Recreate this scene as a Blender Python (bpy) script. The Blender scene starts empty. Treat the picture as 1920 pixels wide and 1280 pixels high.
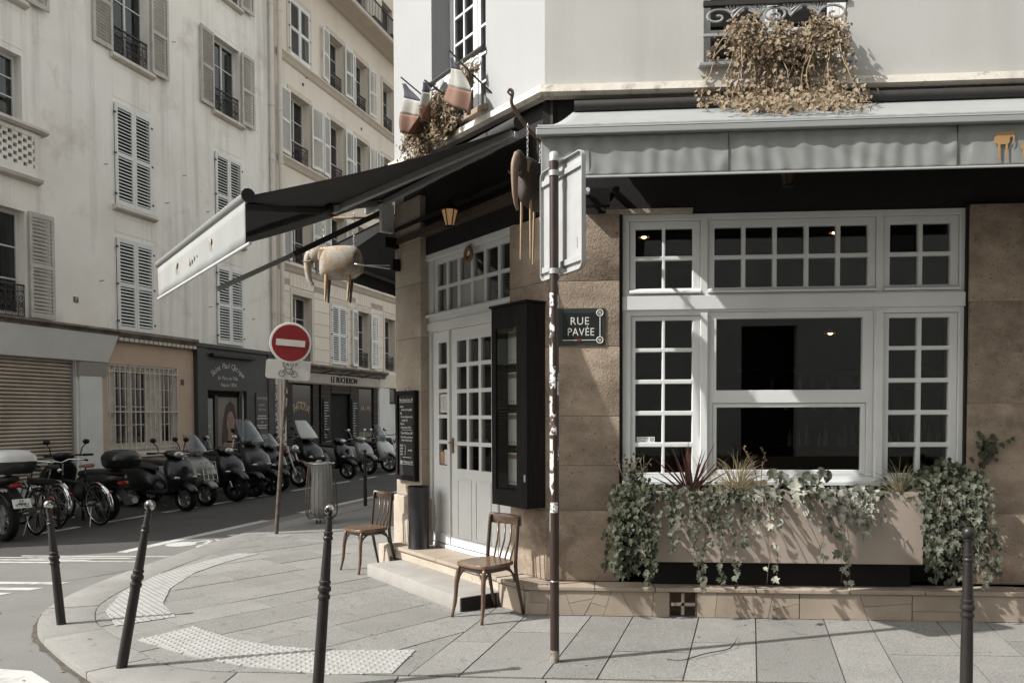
import bpy, bmesh, math, random
from mathutils import Vector, Matrix, noise

# ------------------------------------------------------------------ scene, camera, light
S = bpy.context.scene
COL = S.collection
rad = math.radians
rnd = random.Random(11)

def setup():
    yaw, pitch, roll = 0.0769392, -0.0301006, -0.0030483
    cy, sy, cp, sp = math.cos(yaw), math.sin(yaw), math.cos(pitch), math.sin(pitch)
    f = Vector((-sy * cp, cy * cp, sp)); r = Vector((cy, sy, 0)); u = r.cross(f)
    cr, sr = math.cos(roll), math.sin(roll)
    xr = cr * r + sr * u; yu = -sr * r + cr * u; zb = -f
    cd = bpy.data.cameras.new('camera'); cam = bpy.data.objects.new('camera', cd); COL.objects.link(cam)
    cam.matrix_world = Matrix(((xr.x, yu.x, zb.x, 0), (xr.y, yu.y, zb.y, 0), (xr.z, yu.z, zb.z, 1.7), (0, 0, 0, 1)))
    cd.sensor_width = 36; cd.sensor_fit = 'HORIZONTAL'; cd.lens = 1500 / 1920 * 36
    cd.shift_y = (821.425 - 640) / 1920; cd.clip_start = 0.05; cd.clip_end = 400
    S.camera = cam
    SUN_EL, SUN_AZ = 43.0, 21.0          # light travels towards +X turned 21 degrees to +Y
    w = bpy.data.worlds.new('World'); S.world = w; w.use_nodes = True
    nt = w.node_tree; nt.nodes.clear()
    sky = nt.nodes.new('ShaderNodeTexSky'); sky.sky_type = 'NISHITA'; sky.sun_disc = False
    sky.sun_elevation = rad(SUN_EL); sky.sun_rotation = rad(270 - SUN_AZ)
    sky.air_density = 2.6; sky.dust_density = 2.5; sky.ozone_density = 1.0
    hs = nt.nodes.new('ShaderNodeHueSaturation'); hs.inputs['Saturation'].default_value = 0.22
    bg = nt.nodes.new('ShaderNodeBackground'); bg.inputs[1].default_value = 0.15
    out = nt.nodes.new('ShaderNodeOutputWorld')
    nt.links.new(sky.outputs[0], hs.inputs['Color']); nt.links.new(hs.outputs[0], bg.inputs[0]); nt.links.new(bg.outputs[0], out.inputs[0])
    ld = bpy.data.lights.new('sun', 'SUN'); ld.energy = 4.4; ld.angle = rad(0.53); ld.color = (1.0, 0.978, 0.94)
    lo = bpy.data.objects.new('sun', ld); COL.objects.link(lo)
    d = Vector((math.cos(rad(SUN_AZ)) * math.cos(rad(SUN_EL)), math.sin(rad(SUN_AZ)) * math.cos(rad(SUN_EL)), -math.sin(rad(SUN_EL))))
    lo.rotation_euler = d.to_track_quat('-Z', 'Y').to_euler(); lo.location = (-8, -3, 9)
    vs = S.view_settings; vs.view_transform = 'Standard'; vs.look = 'None'; vs.exposure = 0.66; vs.gamma = 1.0
    vs.use_curve_mapping = False
    S.cycles.max_bounces = 6; S.cycles.diffuse_bounces = 3; S.cycles.glossy_bounces = 3
    S.cycles.transparent_max_bounces = 12; S.cycles.transmission_bounces = 4
    S.cycles.use_denoising = True; S.cycles.caustics_reflective = False; S.cycles.caustics_refractive = False
setup()

# ------------------------------------------------------------------ frames
ST = 0.213065; CH = 0.676502
TS = Vector((math.sin(ST), math.cos(ST), 0)); NS = Vector((TS.y, -TS.x, 0))
CORNER = Vector((-0.243, 6.93, 0))
A_C = CH - math.pi / 2                       # chamfer frame angle
A_L = math.pi / 2 - ST                       # left street frame angle
A_3 = A_L + math.pi                          # third facade (cafe, along the street)
def FRM(o, a): return Matrix.Translation(Vector(o)) @ Matrix.Rotation(a, 4, 'Z')
M_C = Matrix.Rotation(A_C, 4, 'Z')           # chamfer frame seen from the cafe corner
FARC = Vector((-2.9 * math.sin(CH), 2.9 * math.cos(CH), 0))
M_3 = Matrix.Translation(FARC) @ Matrix.Rotation(A_3, 4, 'Z')
O_L = -13.0 * NS
F_L = FRM(O_L, A_L)

# ------------------------------------------------------------------ mesh helper
def vec(*a): return Vector(a)
class MB:
    def __init__(s): s.v = []; s.f = []
    def quad(s, *p):
        n = len(s.v); s.v += [Vector(q) for q in p]; s.f.append(tuple(range(n, n + len(p)))); return s
    def raw(s, vs, fs, M=None):
        n = len(s.v); s.v += [(M @ Vector(q)) if M else Vector(q) for q in vs]
        s.f += [tuple(i + n for i in f) for f in fs]; return s
    def add(s, o, M=None): return s.raw(o.v, o.f, M)
    def box(s, x0, x1, y0, y1, z0, z1, M=None):
        if x0 > x1: x0, x1 = x1, x0
        if y0 > y1: y0, y1 = y1, y0
        if z0 > z1: z0, z1 = z1, z0
        vs = [(x0,y0,z0),(x1,y0,z0),(x1,y1,z0),(x0,y1,z0),(x0,y0,z1),(x1,y0,z1),(x1,y1,z1),(x0,y1,z1)]
        return s.raw(vs, [(0,3,2,1),(4,5,6,7),(0,1,5,4),(1,2,6,5),(2,3,7,6),(3,0,4,7)], M)
    def bar(s, a, b, w, h=None, up=(0,0,1)):
        a, b = Vector(a), Vector(b); h = h or w; d = (b - a); L = d.length; d.normalize()
        u = Vector(up)
        if abs(d.dot(u)) > .98: u = Vector((0,1,0))
        x = d.cross(u).normalized(); z = x.cross(d)
        M = Matrix(((x.x,d.x,z.x,a.x),(x.y,d.y,z.y,a.y),(x.z,d.z,z.z,a.z),(0,0,0,1)))
        return s.box(-w/2, w/2, 0, L, -h/2, h/2, M)
    def prism(s, poly, z0, z1, axis='z', M=None):
        n = len(poly)
        area = sum(poly[i][0]*poly[(i+1)%n][1]-poly[(i+1)%n][0]*poly[i][1] for i in range(n))
        if area < 0: poly = poly[::-1]
        if axis == 'z': vs = [(p[0],p[1],z0) for p in poly] + [(p[0],p[1],z1) for p in poly]
        elif axis == 'y': vs = [(p[0],z1,p[1]) for p in poly] + [(p[0],z0,p[1]) for p in poly]
        else: vs = [(z0,p[0],p[1]) for p in poly] + [(z1,p[0],p[1]) for p in poly]
        fs = [tuple(range(n-1,-1,-1)), tuple(range(n,2*n))] + [(i,(i+1)%n,n+(i+1)%n,n+i) for i in range(n)]
        return s.raw(vs, fs, M)
    def loft(s, rings, closed=True, cap=True, loop=False):
        n0 = len(s.v); n = len(rings[0]); m = len(rings)
        for r in rings: s.v += [Vector(p) for p in r]
        for i in range(m if loop else m-1):
            j = (i+1) % m
            for k in range(n if closed else n-1):
                l = (k+1) % n
                s.f.append((n0+i*n+k, n0+i*n+l, n0+j*n+l, n0+j*n+k))
        if cap and not loop:
            s.f.append(tuple(n0+k for k in range(n-1,-1,-1))); s.f.append(tuple(n0+(m-1)*n+k for k in range(n)))
        return s
    def tube(s, path, r, n=8, closed=False, cap=True, flat=1.0):
        P = [Vector(p) for p in path]; m = len(P)
        rr = r if isinstance(r, (list, tuple)) else [r]*m
        rings = []; prev = None
        for i, p in enumerate(P):
            if closed: t = P[(i+1)%m]-P[i-1]
            else: t = P[min(i+1,m-1)]-P[max(i-1,0)]
            t.normalize()
            if prev is None:
                u = Vector((0,0,1)) if abs(t.z) < .9 else Vector((0,1,0))
                a = t.cross(u).normalized()
            else:
                a = (prev - t*prev.dot(t))
                if a.length < 1e-6: a = t.orthogonal()
                a.normalize()
            prev = a; b = t.cross(a)
            rings.append([p + a*math.cos(2*math.pi*k/n)*rr[i] + b*math.sin(2*math.pi*k/n)*rr[i]*flat for k in range(n)])
        return s.loft(rings, True, cap, closed)
    def lathe(s, prof, n=16, M=None, cap=True):
        o = MB(); o.loft([[(r*math.cos(2*math.pi*k/n), r*math.sin(2*math.pi*k/n), z) for k in range(n)] for r, z in prof], True, cap)
        return s.add(o, M)
    def ell(s, c, r, nu=14, nv=8, M=None):
        o = MB(); rg = []
        for j in range(nv+1):
            t = math.pi*(j/nv); t = min(max(t, .03), math.pi-.03)
            rg.append([(c[0]+r[0]*math.sin(t)*math.cos(2*math.pi*k/nu), c[1]+r[1]*math.sin(t)*math.sin(2*math.pi*k/nu), c[2]-r[2]*math.cos(t)) for k in range(nu)])
        o.loft(rg); return s.add(o, M)
    def torus(s, c, R, r, M=None, nu=28, nv=8, rz=None, a0=0, a1=None):
        o = MB(); rz = rz or r; rings = []; full = a1 is None; N = nu if full else nu+1
        for i in range(N):
            t = a0 + ((2*math.pi if full else a1-a0))*i/nu
            rings.append([((R+r*math.cos(q))*math.cos(t), (R+r*math.cos(q))*math.sin(t), rz*math.sin(q)) for q in [2*math.pi*k/nv for k in range(nv)]])
        o.loft(rings, True, not full, full)
        return s.add(o, (Matrix.Translation(Vector(c)) @ M) if M else Matrix.Translation(Vector(c)))
    def build(s, name, mat=None, parent=None, M=None, smooth=None, bevel=0, seg=2, kind=None, label=None):
        me = bpy.data.meshes.new(name)
        me.from_pydata([(M @ q) if M else q for q in s.v], [], s.f)
        if bevel or True:
            bm = bmesh.new(); bm.from_mesh(me)
            bmesh.ops.remove_doubles(bm, verts=bm.verts, dist=1e-5)
            if bevel:
                ed = [e for e in bm.edges if len(e.link_faces) == 2 and e.calc_face_angle(0) > .6]
                bmesh.ops.bevel(bm, geom=ed, offset=bevel, segments=seg, affect='EDGES', profile=.6, clamp_overlap=True)
            bmesh.ops.recalc_face_normals(bm, faces=bm.faces)
            bm.to_mesh(me); bm.free()
        if smooth is not None:
            me.polygons.foreach_set('use_smooth', [True]*len(me.polygons))
            if smooth < 170: me.set_sharp_from_angle(angle=rad(smooth))
        if mat: me.materials.append(mat)
        me.update()
        return link(name, me, parent, kind, label)
def link(name, data, parent=None, kind=None, label=None):
    o = bpy.data.objects.new(name, data); COL.objects.link(o)
    if parent: o.parent = parent
    if kind: o['kind'] = kind
    if label: o['label'] = label
    return o
def thing(name, label, cat, M=None, group=None, loc=None, rz=0.0):
    o = bpy.data.objects.new(name, None); COL.objects.link(o); o.empty_display_size = .2
    if M is not None: o.matrix_world = M
    else:
        o.location = loc or (0,0,0); o.rotation_euler = (0,0,rz)
    o['label'] = label; o['category'] = cat
    if group: o['group'] = group
    return o
def tag(o, label, cat, group=None):
    o['label'] = label; o['category'] = cat
    if group: o['group'] = group
    return o
def copy_tree(o, parent=None):
    c = o.copy(); COL.objects.link(c); c.parent = parent
    for ch in o.children: copy_tree(ch, c)
    return c
def text(body, size, mat, parent, M, extr=.002, align='CENTER', name='lettering', sx=1.0, shear=0.0, sp=1.0):
    """flat lettering in the local XZ plane facing -y"""
    cu = bpy.data.curves.new(name, 'FONT'); cu.body = body; cu.size = size; cu.extrude = extr
    cu.align_x = align; cu.align_y = 'CENTER'; cu.shear = shear; cu.space_character = sp
    cu.resolution_u = 3
    cu.materials.append(mat)
    o = link(name, cu, parent)
    o.matrix_local = M @ Matrix.Rotation(math.pi/2, 4, 'X') @ Matrix.Diagonal((sx,1,1,1))
    return o
T = Matrix.Translation
def RX(a): return Matrix.Rotation(a, 4, 'X')
def RY(a): return Matrix.Rotation(a, 4, 'Y')
def RZ(a): return Matrix.Rotation(a, 4, 'Z')
def arc(c, r, a0, a1, n, plane='xz', y=0.0):
    out = []
    for i in range(n+1):
        t = a0+(a1-a0)*i/n
        if plane == 'xz': out.append((c[0]+r*math.cos(t), y, c[1]+r*math.sin(t)))
        elif plane == 'xy': out.append((c[0]+r*math.cos(t), c[1]+r*math.sin(t), y))
        else: out.append((y, c[0]+r*math.cos(t), c[1]+r*math.sin(t)))
    return out
def bez(p0, p1, p2, p3, n=10):
    p0, p1, p2, p3 = map(Vector, (p0, p1, p2, p3)); o = []
    for i in range(n+1):
        t = i/n; u = 1-t; o.append(p0*u**3+p1*3*u*u*t+p2*3*u*t*t+p3*t**3)
    return o
def catmull(P, n=6):
    P = [Vector(p) for p in P]; Q = [P[0]*2-P[1]]+P+[P[-1]*2-P[-2]]; out = []
    for i in range(1, len(Q)-2):
        a, b, c, d = Q[i-1:i+3]
        for k in range(n):
            t = k/n
            out.append(.5*((2*b)+(c-a)*t+(2*a-5*b+4*c-d)*t*t+(3*b-a-3*c+d)*t**3))
    out.append(P[-1]); return out

# ------------------------------------------------------------------ materials
MATS = {}
def pm(name, col, rough=.6, metal=0., col2=None, scale=2., lo=.35, hi=.65, speck=0., sscale=150., bump=0., bscale=60.,
       orand=0., streak=0., spec=.4, coat=0., stretch=None, col3=None, scale3=.7, lo3=.5, hi3=.7, emit=0., trans=0., sdark=.5, detail=6., pits=0., pscale=34.):
    if name in MATS: return MATS[name]
    m = bpy.data.materials.new(name); m.use_nodes = True; nt = m.node_tree; N = nt.nodes; L = nt.links
    bs = N['Principled BSDF']; bs.inputs['Roughness'].default_value = rough; bs.inputs['Metallic'].default_value = metal
    bs.inputs['Specular IOR Level'].default_value = spec
    if coat: bs.inputs['Coat Weight'].default_value = coat; bs.inputs['Coat Roughness'].default_value = .08
    tc = N.new('ShaderNodeTexCoord'); oi = N.new('ShaderNodeObjectInfo')
    sh = N.new('ShaderNodeVectorMath'); sh.operation = 'MULTIPLY_ADD'
    cb = N.new('ShaderNodeCombineXYZ')
    for k in range(3): L.new(oi.outputs['Random'], cb.inputs[k])
    L.new(cb.outputs[0], sh.inputs[0]); sh.inputs[1].default_value = (37, 53, 71) if orand else (0, 0, 0)
    L.new(tc.outputs['Object'], sh.inputs[2]); V = sh.outputs[0]
    def nz(sc, det=6., st=None, ro=.6):
        n = N.new('ShaderNodeTexNoise'); n.inputs['Scale'].default_value = sc; n.inputs['Detail'].default_value = det; n.inputs['Roughness'].default_value = ro
        if st:
            mp = N.new('ShaderNodeMapping'); mp.inputs['Scale'].default_value = st; L.new(V, mp.inputs[0]); L.new(mp.outputs[0], n.inputs[0])
        else: L.new(V, n.inputs[0])
        return n.outputs['Fac']
    def ramp(sock, a, b):
        r = N.new('ShaderNodeMapRange'); r.inputs[1].default_value = a; r.inputs[2].default_value = b; r.clamp = True; L.new(sock, r.inputs[0]); return r.outputs[0]
    def mixc(fac, a, b, mode='MIX'):
        x = N.new('ShaderNodeMix'); x.data_type = 'RGBA'; x.blend_type = mode
        if hasattr(fac, 'links'): L.new(fac, x.inputs[0])
        else: x.inputs[0].default_value = fac
        for i, q in ((6, a), (7, b)):
            if hasattr(q, 'links'): L.new(q, x.inputs[i])
            else: x.inputs[i].default_value = (*q, 1)
        return x.outputs[2]
    c = None
    if col2: c = mixc(ramp(nz(scale, detail, stretch), lo, hi), col, col2)
    cur = c if c else col
    if col3: cur = mixc(ramp(nz(scale3, 8., None, .7), lo3, hi3), cur, col3)
    if streak: 
        f = ramp(nz(1., 5., (2.2, 2.2, .12)), .5, .78)
        mu = N.new('ShaderNodeMath'); mu.operation = 'MULTIPLY'; mu.inputs[1].default_value = streak; L.new(f, mu.inputs[0])
        cur = mixc(mu.outputs[0], cur, tuple(x*.45 for x in col))
    if speck:
        f = ramp(nz(sscale, 2.), .32, .62)
        mu = N.new('ShaderNodeMath'); mu.operation = 'MULTIPLY'; mu.inputs[1].default_value = speck; L.new(f, mu.inputs[0])
        cur = mixc(mu.outputs[0], cur, (sdark, sdark, sdark), 'MULTIPLY')
    if pits:
        f = ramp(nz(pscale, 3.), .63, .68)
        mu = N.new('ShaderNodeMath'); mu.operation = 'MULTIPLY'; mu.inputs[1].default_value = pits; L.new(f, mu.inputs[0])
        cur = mixc(mu.outputs[0], cur, (.25, .22, .2), 'MULTIPLY')
    if orand:
        r = N.new('ShaderNodeMapRange'); r.inputs[3].default_value = 1-orand; r.inputs[4].default_value = 1+orand; L.new(oi.outputs['Random'], r.inputs[0])
        cc = N.new('ShaderNodeCombineColor')
        for k in range(3): L.new(r.outputs[0], cc.inputs[k])
        cur = mixc(1.0, cur, cc.outputs[0], 'MULTIPLY')
    if hasattr(cur, 'links'): L.new(cur, bs.inputs['Base Color'])
    else: bs.inputs['Base Color'].default_value = (*cur, 1)
    if bump:
        b = N.new('ShaderNodeBump'); b.inputs['Strength'].default_value = bump; b.inputs['Distance'].default_value = .01
        L.new(nz(bscale, 5.), b.inputs['Height']); L.new(b.outputs[0], bs.inputs['Normal'])
    if rough > .25 and not metal:
        r = N.new('ShaderNodeMapRange'); r.inputs[3].default_value = rough-.1; r.inputs[4].default_value = min(rough+.12, 1)
        L.new(nz(scale*2.3, 4.), r.inputs[0]); L.new(r.outputs[0], bs.inputs['Roughness'])
    if emit:
        bs.inputs['Emission Strength'].default_value = emit
        bs.inputs['Emission Color'].default_value = (*col, 1)
    if trans:
        t = N.new('ShaderNodeBsdfTranslucent'); mx = N.new('ShaderNodeMixShader'); mx.inputs[0].default_value = trans
        if hasattr(cur, 'links'): L.new(cur, t.inputs[0])
        else: t.inputs[0].default_value = (*cur, 1)
        L.new(bs.outputs[0], mx.inputs[1]); L.new(t.outputs[0], mx.inputs[2]); L.new(mx.outputs[0], N['Material Output'].inputs[0])
    MATS[name] = m; return m
def glass(name='window_glass', tint=(.9,.92,.92), ior=1.5, rough=.0, boost=1.0):
    if name in MATS: return MATS[name]
    m = bpy.data.materials.new(name); m.use_nodes = True; nt = m.node_tree; N = nt.nodes; L = nt.links
    N.remove(N['Principled BSDF'])
    t = N.new('ShaderNodeBsdfTransparent'); t.inputs[0].default_value = (*tint, 1)
    g = N.new('ShaderNodeBsdfGlossy'); g.inputs['Roughness'].default_value = rough
    fr = N.new('ShaderNodeFresnel'); ge = N.new('ShaderNodeNewGeometry')
    ml = N.new('ShaderNodeMath'); ml.operation = 'MULTIPLY_ADD'; ml.inputs[1].default_value = 1/ior-ior; ml.inputs[2].default_value = ior
    L.new(ge.outputs['Backfacing'], ml.inputs[0]); L.new(ml.outputs[0], fr.inputs[0])
    mu = N.new('ShaderNodeMath'); mu.operation = 'MULTIPLY'; mu.use_clamp = True; mu.inputs[1].default_value = boost; L.new(fr.outputs[0], mu.inputs[0])
    mx = N.new('ShaderNodeMixShader'); L.new(mu.outputs[0], mx.inputs[0]); L.new(t.outputs[0], mx.inputs[1]); L.new(g.outputs[0], mx.inputs[2])
    L.new(mx.outputs[0], N['Material Output'].inputs[0]); MATS[name] = m; return m

m_cream = pm('cream_render', (.455,.45,.43), .85, col2=(.425,.415,.39), scale=1.2, streak=.3, bump=.12, bscale=90, speck=.12, sscale=40, sdark=.8)
m_white_render = pm('white_render', (.315,.317,.317), .85, col2=(.30,.302,.302), scale=1.1, streak=.1, bump=.12, bscale=90, speck=.1, sscale=40, sdark=.85)
m_l1 = pm('left_plaster', (.86,.825,.765), .9, col2=(.77,.725,.66), scale=.55, lo=.4, hi=.66, streak=.8, bump=.25, bscale=40, col3=(.55,.49,.425), scale3=.75, lo3=.54, hi3=.74)
m_l2 = pm('beige_stone', (.80,.72,.625), .9, col2=(.74,.66,.565), scale=.7, streak=.3, bump=.1, bscale=60)
m_l2b = pm('beige_block', (.78,.70,.605), .9, col2=(.72,.64,.545), scale=.7, orand=.06, bump=.1, bscale=60)
m_stone = pm('limestone', (.375,.30,.23), .92, col2=(.24,.187,.142), scale=3.4, stretch=(1,1,1.7), orand=.22, bump=.7, bscale=55, pits=.7, pscale=42., speck=.45, sscale=120, sdark=.6, col3=(.13,.095,.07), scale3=1.9, lo3=.50, hi3=.72)
m_stone_pale = pm('pale_limestone', (.44,.385,.315), .92, col2=(.35,.295,.235), scale=3., orand=.08, bump=.55, bscale=70, pits=.6, speck=.35, sscale=120, sdark=.6, col3=(.33,.27,.21), scale3=2.2, lo3=.62, hi3=.8)
m_mortar = pm('mortar', (.19,.15,.115), .95, bump=.4, bscale=50)
m_marble = pm('plinth_stone', (.36,.30,.24), .6, col2=(.28,.23,.18), scale=2.5, orand=.05, bump=.12, bscale=40, col3=(.2,.16,.125), scale3=3, lo3=.6, hi3=.8)
m_step = pm('step_granite', (.33,.315,.29), .85, col2=(.28,.265,.24), scale=4, bump=.3, bscale=70, speck=.35, sscale=130, col3=(.25,.22,.19), scale3=3, lo3=.6, hi3=.8)
m_slab = pm('pavement_granite', (.265,.258,.24), .8, col2=(.228,.222,.206), scale=2.2, orand=.11, pits=.35, pscale=11., bump=.2, bscale=150, speck=.8, sscale=80, sdark=.5, col3=(.185,.178,.162), scale3=2., lo3=.6, hi3=.85)
m_kerb = pm('kerb_granite', (.262,.255,.238), .8, col2=(.225,.218,.202), scale=2.5, orand=.05, pits=.3, pscale=10., bump=.25, bscale=100, speck=.6, sscale=120, col3=(.3,.28,.25), scale3=2, lo3=.6, hi3=.85)
m_joint = pm('joint_mortar', (.25,.215,.165), .95, col2=(.15,.13,.105), scale=6)
m_tact = pm('tactile_paint', (.325,.32,.305), .75, col2=(.27,.265,.25), scale=7, lo=.42, hi=.7, speck=.25, sscale=120)
m_asph = pm('dark_asphalt', (.062,.058,.054), .85, col2=(.048,.045,.042), scale=1.2, speck=.5, sscale=160, bump=.35, bscale=220, col3=(.085,.08,.075), scale3=.6, lo3=.5, hi3=.7)
m_asph2 = pm('worn_asphalt', (.18,.175,.163), .85, col2=(.155,.15,.138), scale=1.3, speck=.45, sscale=150, bump=.3, bscale=200, col3=(.15,.14,.13), scale3=.8, lo3=.6, hi3=.8)
m_road_paint = pm('road_paint', (.46,.45,.43), .7, col2=(.24,.235,.22), scale=9, lo=.5, hi=.75, speck=.3, sscale=120)
m_white = pm('white_joinery', (.68,.69,.685), .45, col2=(.62,.63,.625), scale=2.2, bump=.03, bscale=120, spec=.4, speck=.08, sscale=14, sdark=.8)
m_shut = pm('shutter_paint', (.76,.765,.74), .6, col2=(.69,.69,.67), scale=3, orand=.05)
m_shut_old = pm('old_shutter_paint', (.52,.495,.455), .7, col2=(.4,.375,.34), scale=5, orand=.06)
m_dark = pm('black_paint', (.008,.008,.008), .5, spec=.2, speck=.1, sscale=30)
m_dark_wood = pm('dark_wood', (.009,.008,.007), .75, col2=(.005,.0045,.004), scale=5, stretch=(.4,6,6), bump=.3, bscale=40)
m_cab = pm('black_stained_wood', (.006,.006,.006), .6, spec=.12, col2=(.016,.015,.015), scale=6, stretch=(8,8,.5), bump=.1, bscale=60)
m_iron = pm('iron_paint', (.02,.018,.017), .5, col2=(.03,.025,.022), scale=20, spec=.5)
m_bol = pm('bollard_paint', (.020,.0165,.0155), .38, col2=(.014,.012,.0115), scale=9, spec=.35, speck=.25, sscale=90, sdark=1.6)
m_chrome = pm('polished_steel', (.72,.72,.72), .12, 1.)
m_steel = pm('dull_steel', (.45,.45,.44), .4, 1.)
m_alu = pm('painted_aluminium', (.36,.365,.36), .4, .3, spec=.5)
m_black = pm('black_plastic', (.009,.009,.0095), .5, spec=.25)
m_rubber = pm('tyre_rubber', (.010,.010,.010), .85, spec=.2)
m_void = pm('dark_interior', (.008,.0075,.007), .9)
m_dglass = pm('dark_glass', (.018,.018,.019), .04, spec=.6)
m_glass = glass('window_glass', (.80,.82,.82), 1.5, boost=1.05)
m_clear = glass('clear_screen', (.66,.68,.68), 1.5, .08, boost=1.4)
# ------------------------------------------------------------------ ground
def SP(n, t, z=0.0):
    p = NS*n + TS*t; return Vector((p.x, p.y, z))
ZR = -0.06
def clip(poly, conv):
    out = [Vector((p[0], p[1])) for p in poly]
    m = len(conv)
    for i in range(m):
        a = Vector(conv[i][:2]); b = Vector(conv[(i+1) % m][:2]); e = b-a
        if not out: return out
        inp = out; out = []
        sd = lambda p: e.x*(p.y-a.y)-e.y*(p.x-a.x)
        for k in range(len(inp)):
            p, q = inp[k], inp[(k+1) % len(inp)]; dp, dq = sd(p), sd(q)
            if dp >= 0: out.append(p)
            if (dp >= 0) != (dq >= 0): out.append(p + (q-p)*(dp/(dp-dq)))
    return out
def parea(p): return .5*sum(p[i][0]*p[(i+1) % len(p)][1]-p[(i+1) % len(p)][0]*p[i][1] for i in range(len(p)))
KO = [(14,4.68),(4,4.68),(0,4.68),(-2.0,4.68),(-2.5,4.695),(-2.96,4.84),(-3.38,5.16),(-3.85,5.59),(-4.18,5.92),(-4.41,6.23),(-4.59,6.56),(-4.72,6.95),(-4.83,7.6),(-4.87,8.5),(-4.86,9.4),(-4.83,10.6)]
KO = [Vector((x, y, 0)) for x, y in KO] + [SP(-7.15, t) for t in (11.2, 14, 18, 24, 32, 45, 60)]
KOs = catmull(KO, 8)
def offset(P, d):
    out = []
    for i in range(len(P)):
        t = (P[min(i+1, len(P)-1)]-P[max(i-1, 0)]).normalized(); out.append(P[i]+Vector((t.y, -t.x, 0))*d)
    return out
KI = offset(KOs, .42)
road = MB().quad((-90,-60,ZR),(60,-60,ZR),(60,120,ZR),(-90,120,ZR)).build('road', m_asph, kind='structure')
w2 = MB(); w2.quad(*[Vector((x, y, ZR+.004)) for x, y in [(-60,-12),(14,-12),(14,5.0),(-2,5.0),(-4.3,6.6),(-4.5,9),(-4.4,12),(-3,18),(2,40),(1.4,40),(-5.12,12.9),(-5.72,9.9),(-6.93,9.16),(-60,-10.2)]])
w2.build('crossing_surface', m_asph2, kind='structure')
def flat(name, poly, z, mat, parent, th=None):
    b = MB()
    if th: b.prism([(p[0], p[1]) for p in poly], z-th, z)
    else: b.quad(*[Vector((p[0], p[1], z)) for p in poly])
    return b.build(name, mat, parent)
# markings
def strip(n0, n1, t0, t1, z=ZR+.008): return flat('road_marking', [SP(n0,t0), SP(n1,t0), SP(n1,t1), SP(n0,t1)], z, m_road_paint, road)
strip(-7.80, -7.64, 8.35, 11.55); strip(-7.80, -7.64, 12.6, 19.5)
for a, b in ((8.0,8.9),(9.25,10.1),(10.5,11.6),(12.0,12.9),(13.3,14.0),(14.5,15.6),(16.2,17.2),(18,19),(19.6,20.6),(21.4,22.4)):
    strip(-10.22, -10.08, a, b)
for (x0, x1, y, h) in ((-9.5,-6.2,9.02,.09),(-9.5,-5.9,9.2,.08),(-8.5,-5.45,9.36,.07),(-6.3,-5.2,9.15,.05),(-6.9,-5.05,9.50,.06),(-9.5,-5.62,7.36,.12),(-9.5,-5.46,7.6,.12),(-9.5,-5.36,7.88,.12)):
    flat('road_marking', [(x0,y-.3*(x1-x0)*.1),(x1,y),(x1+.08,y+h),(x0,y+h-.3*(x1-x0)*.1)], ZR+.008, m_road_paint, road)
flat('road_marking', [(-6.5,5.25),(-4.05,5.22),(-3.72,5.18),(-3.42,4.95),(-3.3,4.72),(-6.5,4.6)], ZR+.008, m_road_paint, road)
bk = MB()
def disc(n, t, rn, rt): bk.quad(*[SP(n+rn*math.cos(q*math.pi/9), t+rt*math.sin(q*math.pi/9), ZR+.0085) for q in range(18)])
disc(-7.42, 9.1, .2, .2); disc(-6.93, 9.1, .2, .2)
for a, b in (((-7.4,9.15),(-7.25,9.55)),((-7.25,9.55),(-6.98,9.5)),((-6.98,9.5),(-6.93,9.1)),((-7.25,9.55),(-7.12,9.2))):
    A, Bp = SP(*a, ZR+.0095), SP(*b, ZR+.0095); d = (Bp-A).normalized(); s = Vector((d.y, -d.x, 0))*.035
    bk.quad(A-s, Bp-s, Bp+s, A+s)
bk.quad(*[SP(-7.2+.13*math.cos(q*math.pi/6), 10.0+.1*math.sin(q*math.pi/6), ZR+.0085) for q in range(12)])
bk.build('bicycle_symbol', m_road_paint, road)
# kerb stones
kerb = thing('kerb', '', ''); del kerb['label']; del kerb['category']; kerb['kind'] = 'structure'
L = [0.0]
for i in range(1, len(KOs)): L.append(L[-1]+(KOs[i]-KOs[i-1]).length)
def at_len(P, s):
    for i in range(1, len(L)):
        if L[i] >= s:
            t = (s-L[i-1])/(L[i]-L[i-1]); return P[i-1].lerp(P[i], t)
    return P[-1]
s = 0.0
while s < 46:
    e = s + rnd.uniform(.95, 1.25); n = 6
    ou = [at_len(KOs, s+.004+(e-s-.008)*k/n) for k in range(n+1)]; inn = [at_len(KI, s+.004+(e-s-.008)*k/n) for k in range(n+1)]
    dz = rnd.uniform(-.003, .002)
    MB().prism([(p.x, p.y) for p in ou]+[(p.x, p.y) for p in inn[::-1]], -.28, dz).build('kerb_stone', m_kerb, kerb, bevel=.012 if s < 26 else 0, smooth=40)
    s = e
gd = MB(); KD = offset(KOs, -.035); n_ = 110
gd.loft([[KOs[i]+Vector((0,0,ZR+.0095)), offset(KOs, -.03-.045*abs(noise.noise(Vector((i*.37,0,0)))))[i]+Vector((0,0,ZR+.0095))] for i in range(0, n_)], closed=False, cap=False)
gd.build('gutter_dirt', pm('gutter_grime', (.05,.042,.034), .95, col2=(.085,.072,.058), scale=12), road)
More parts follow.
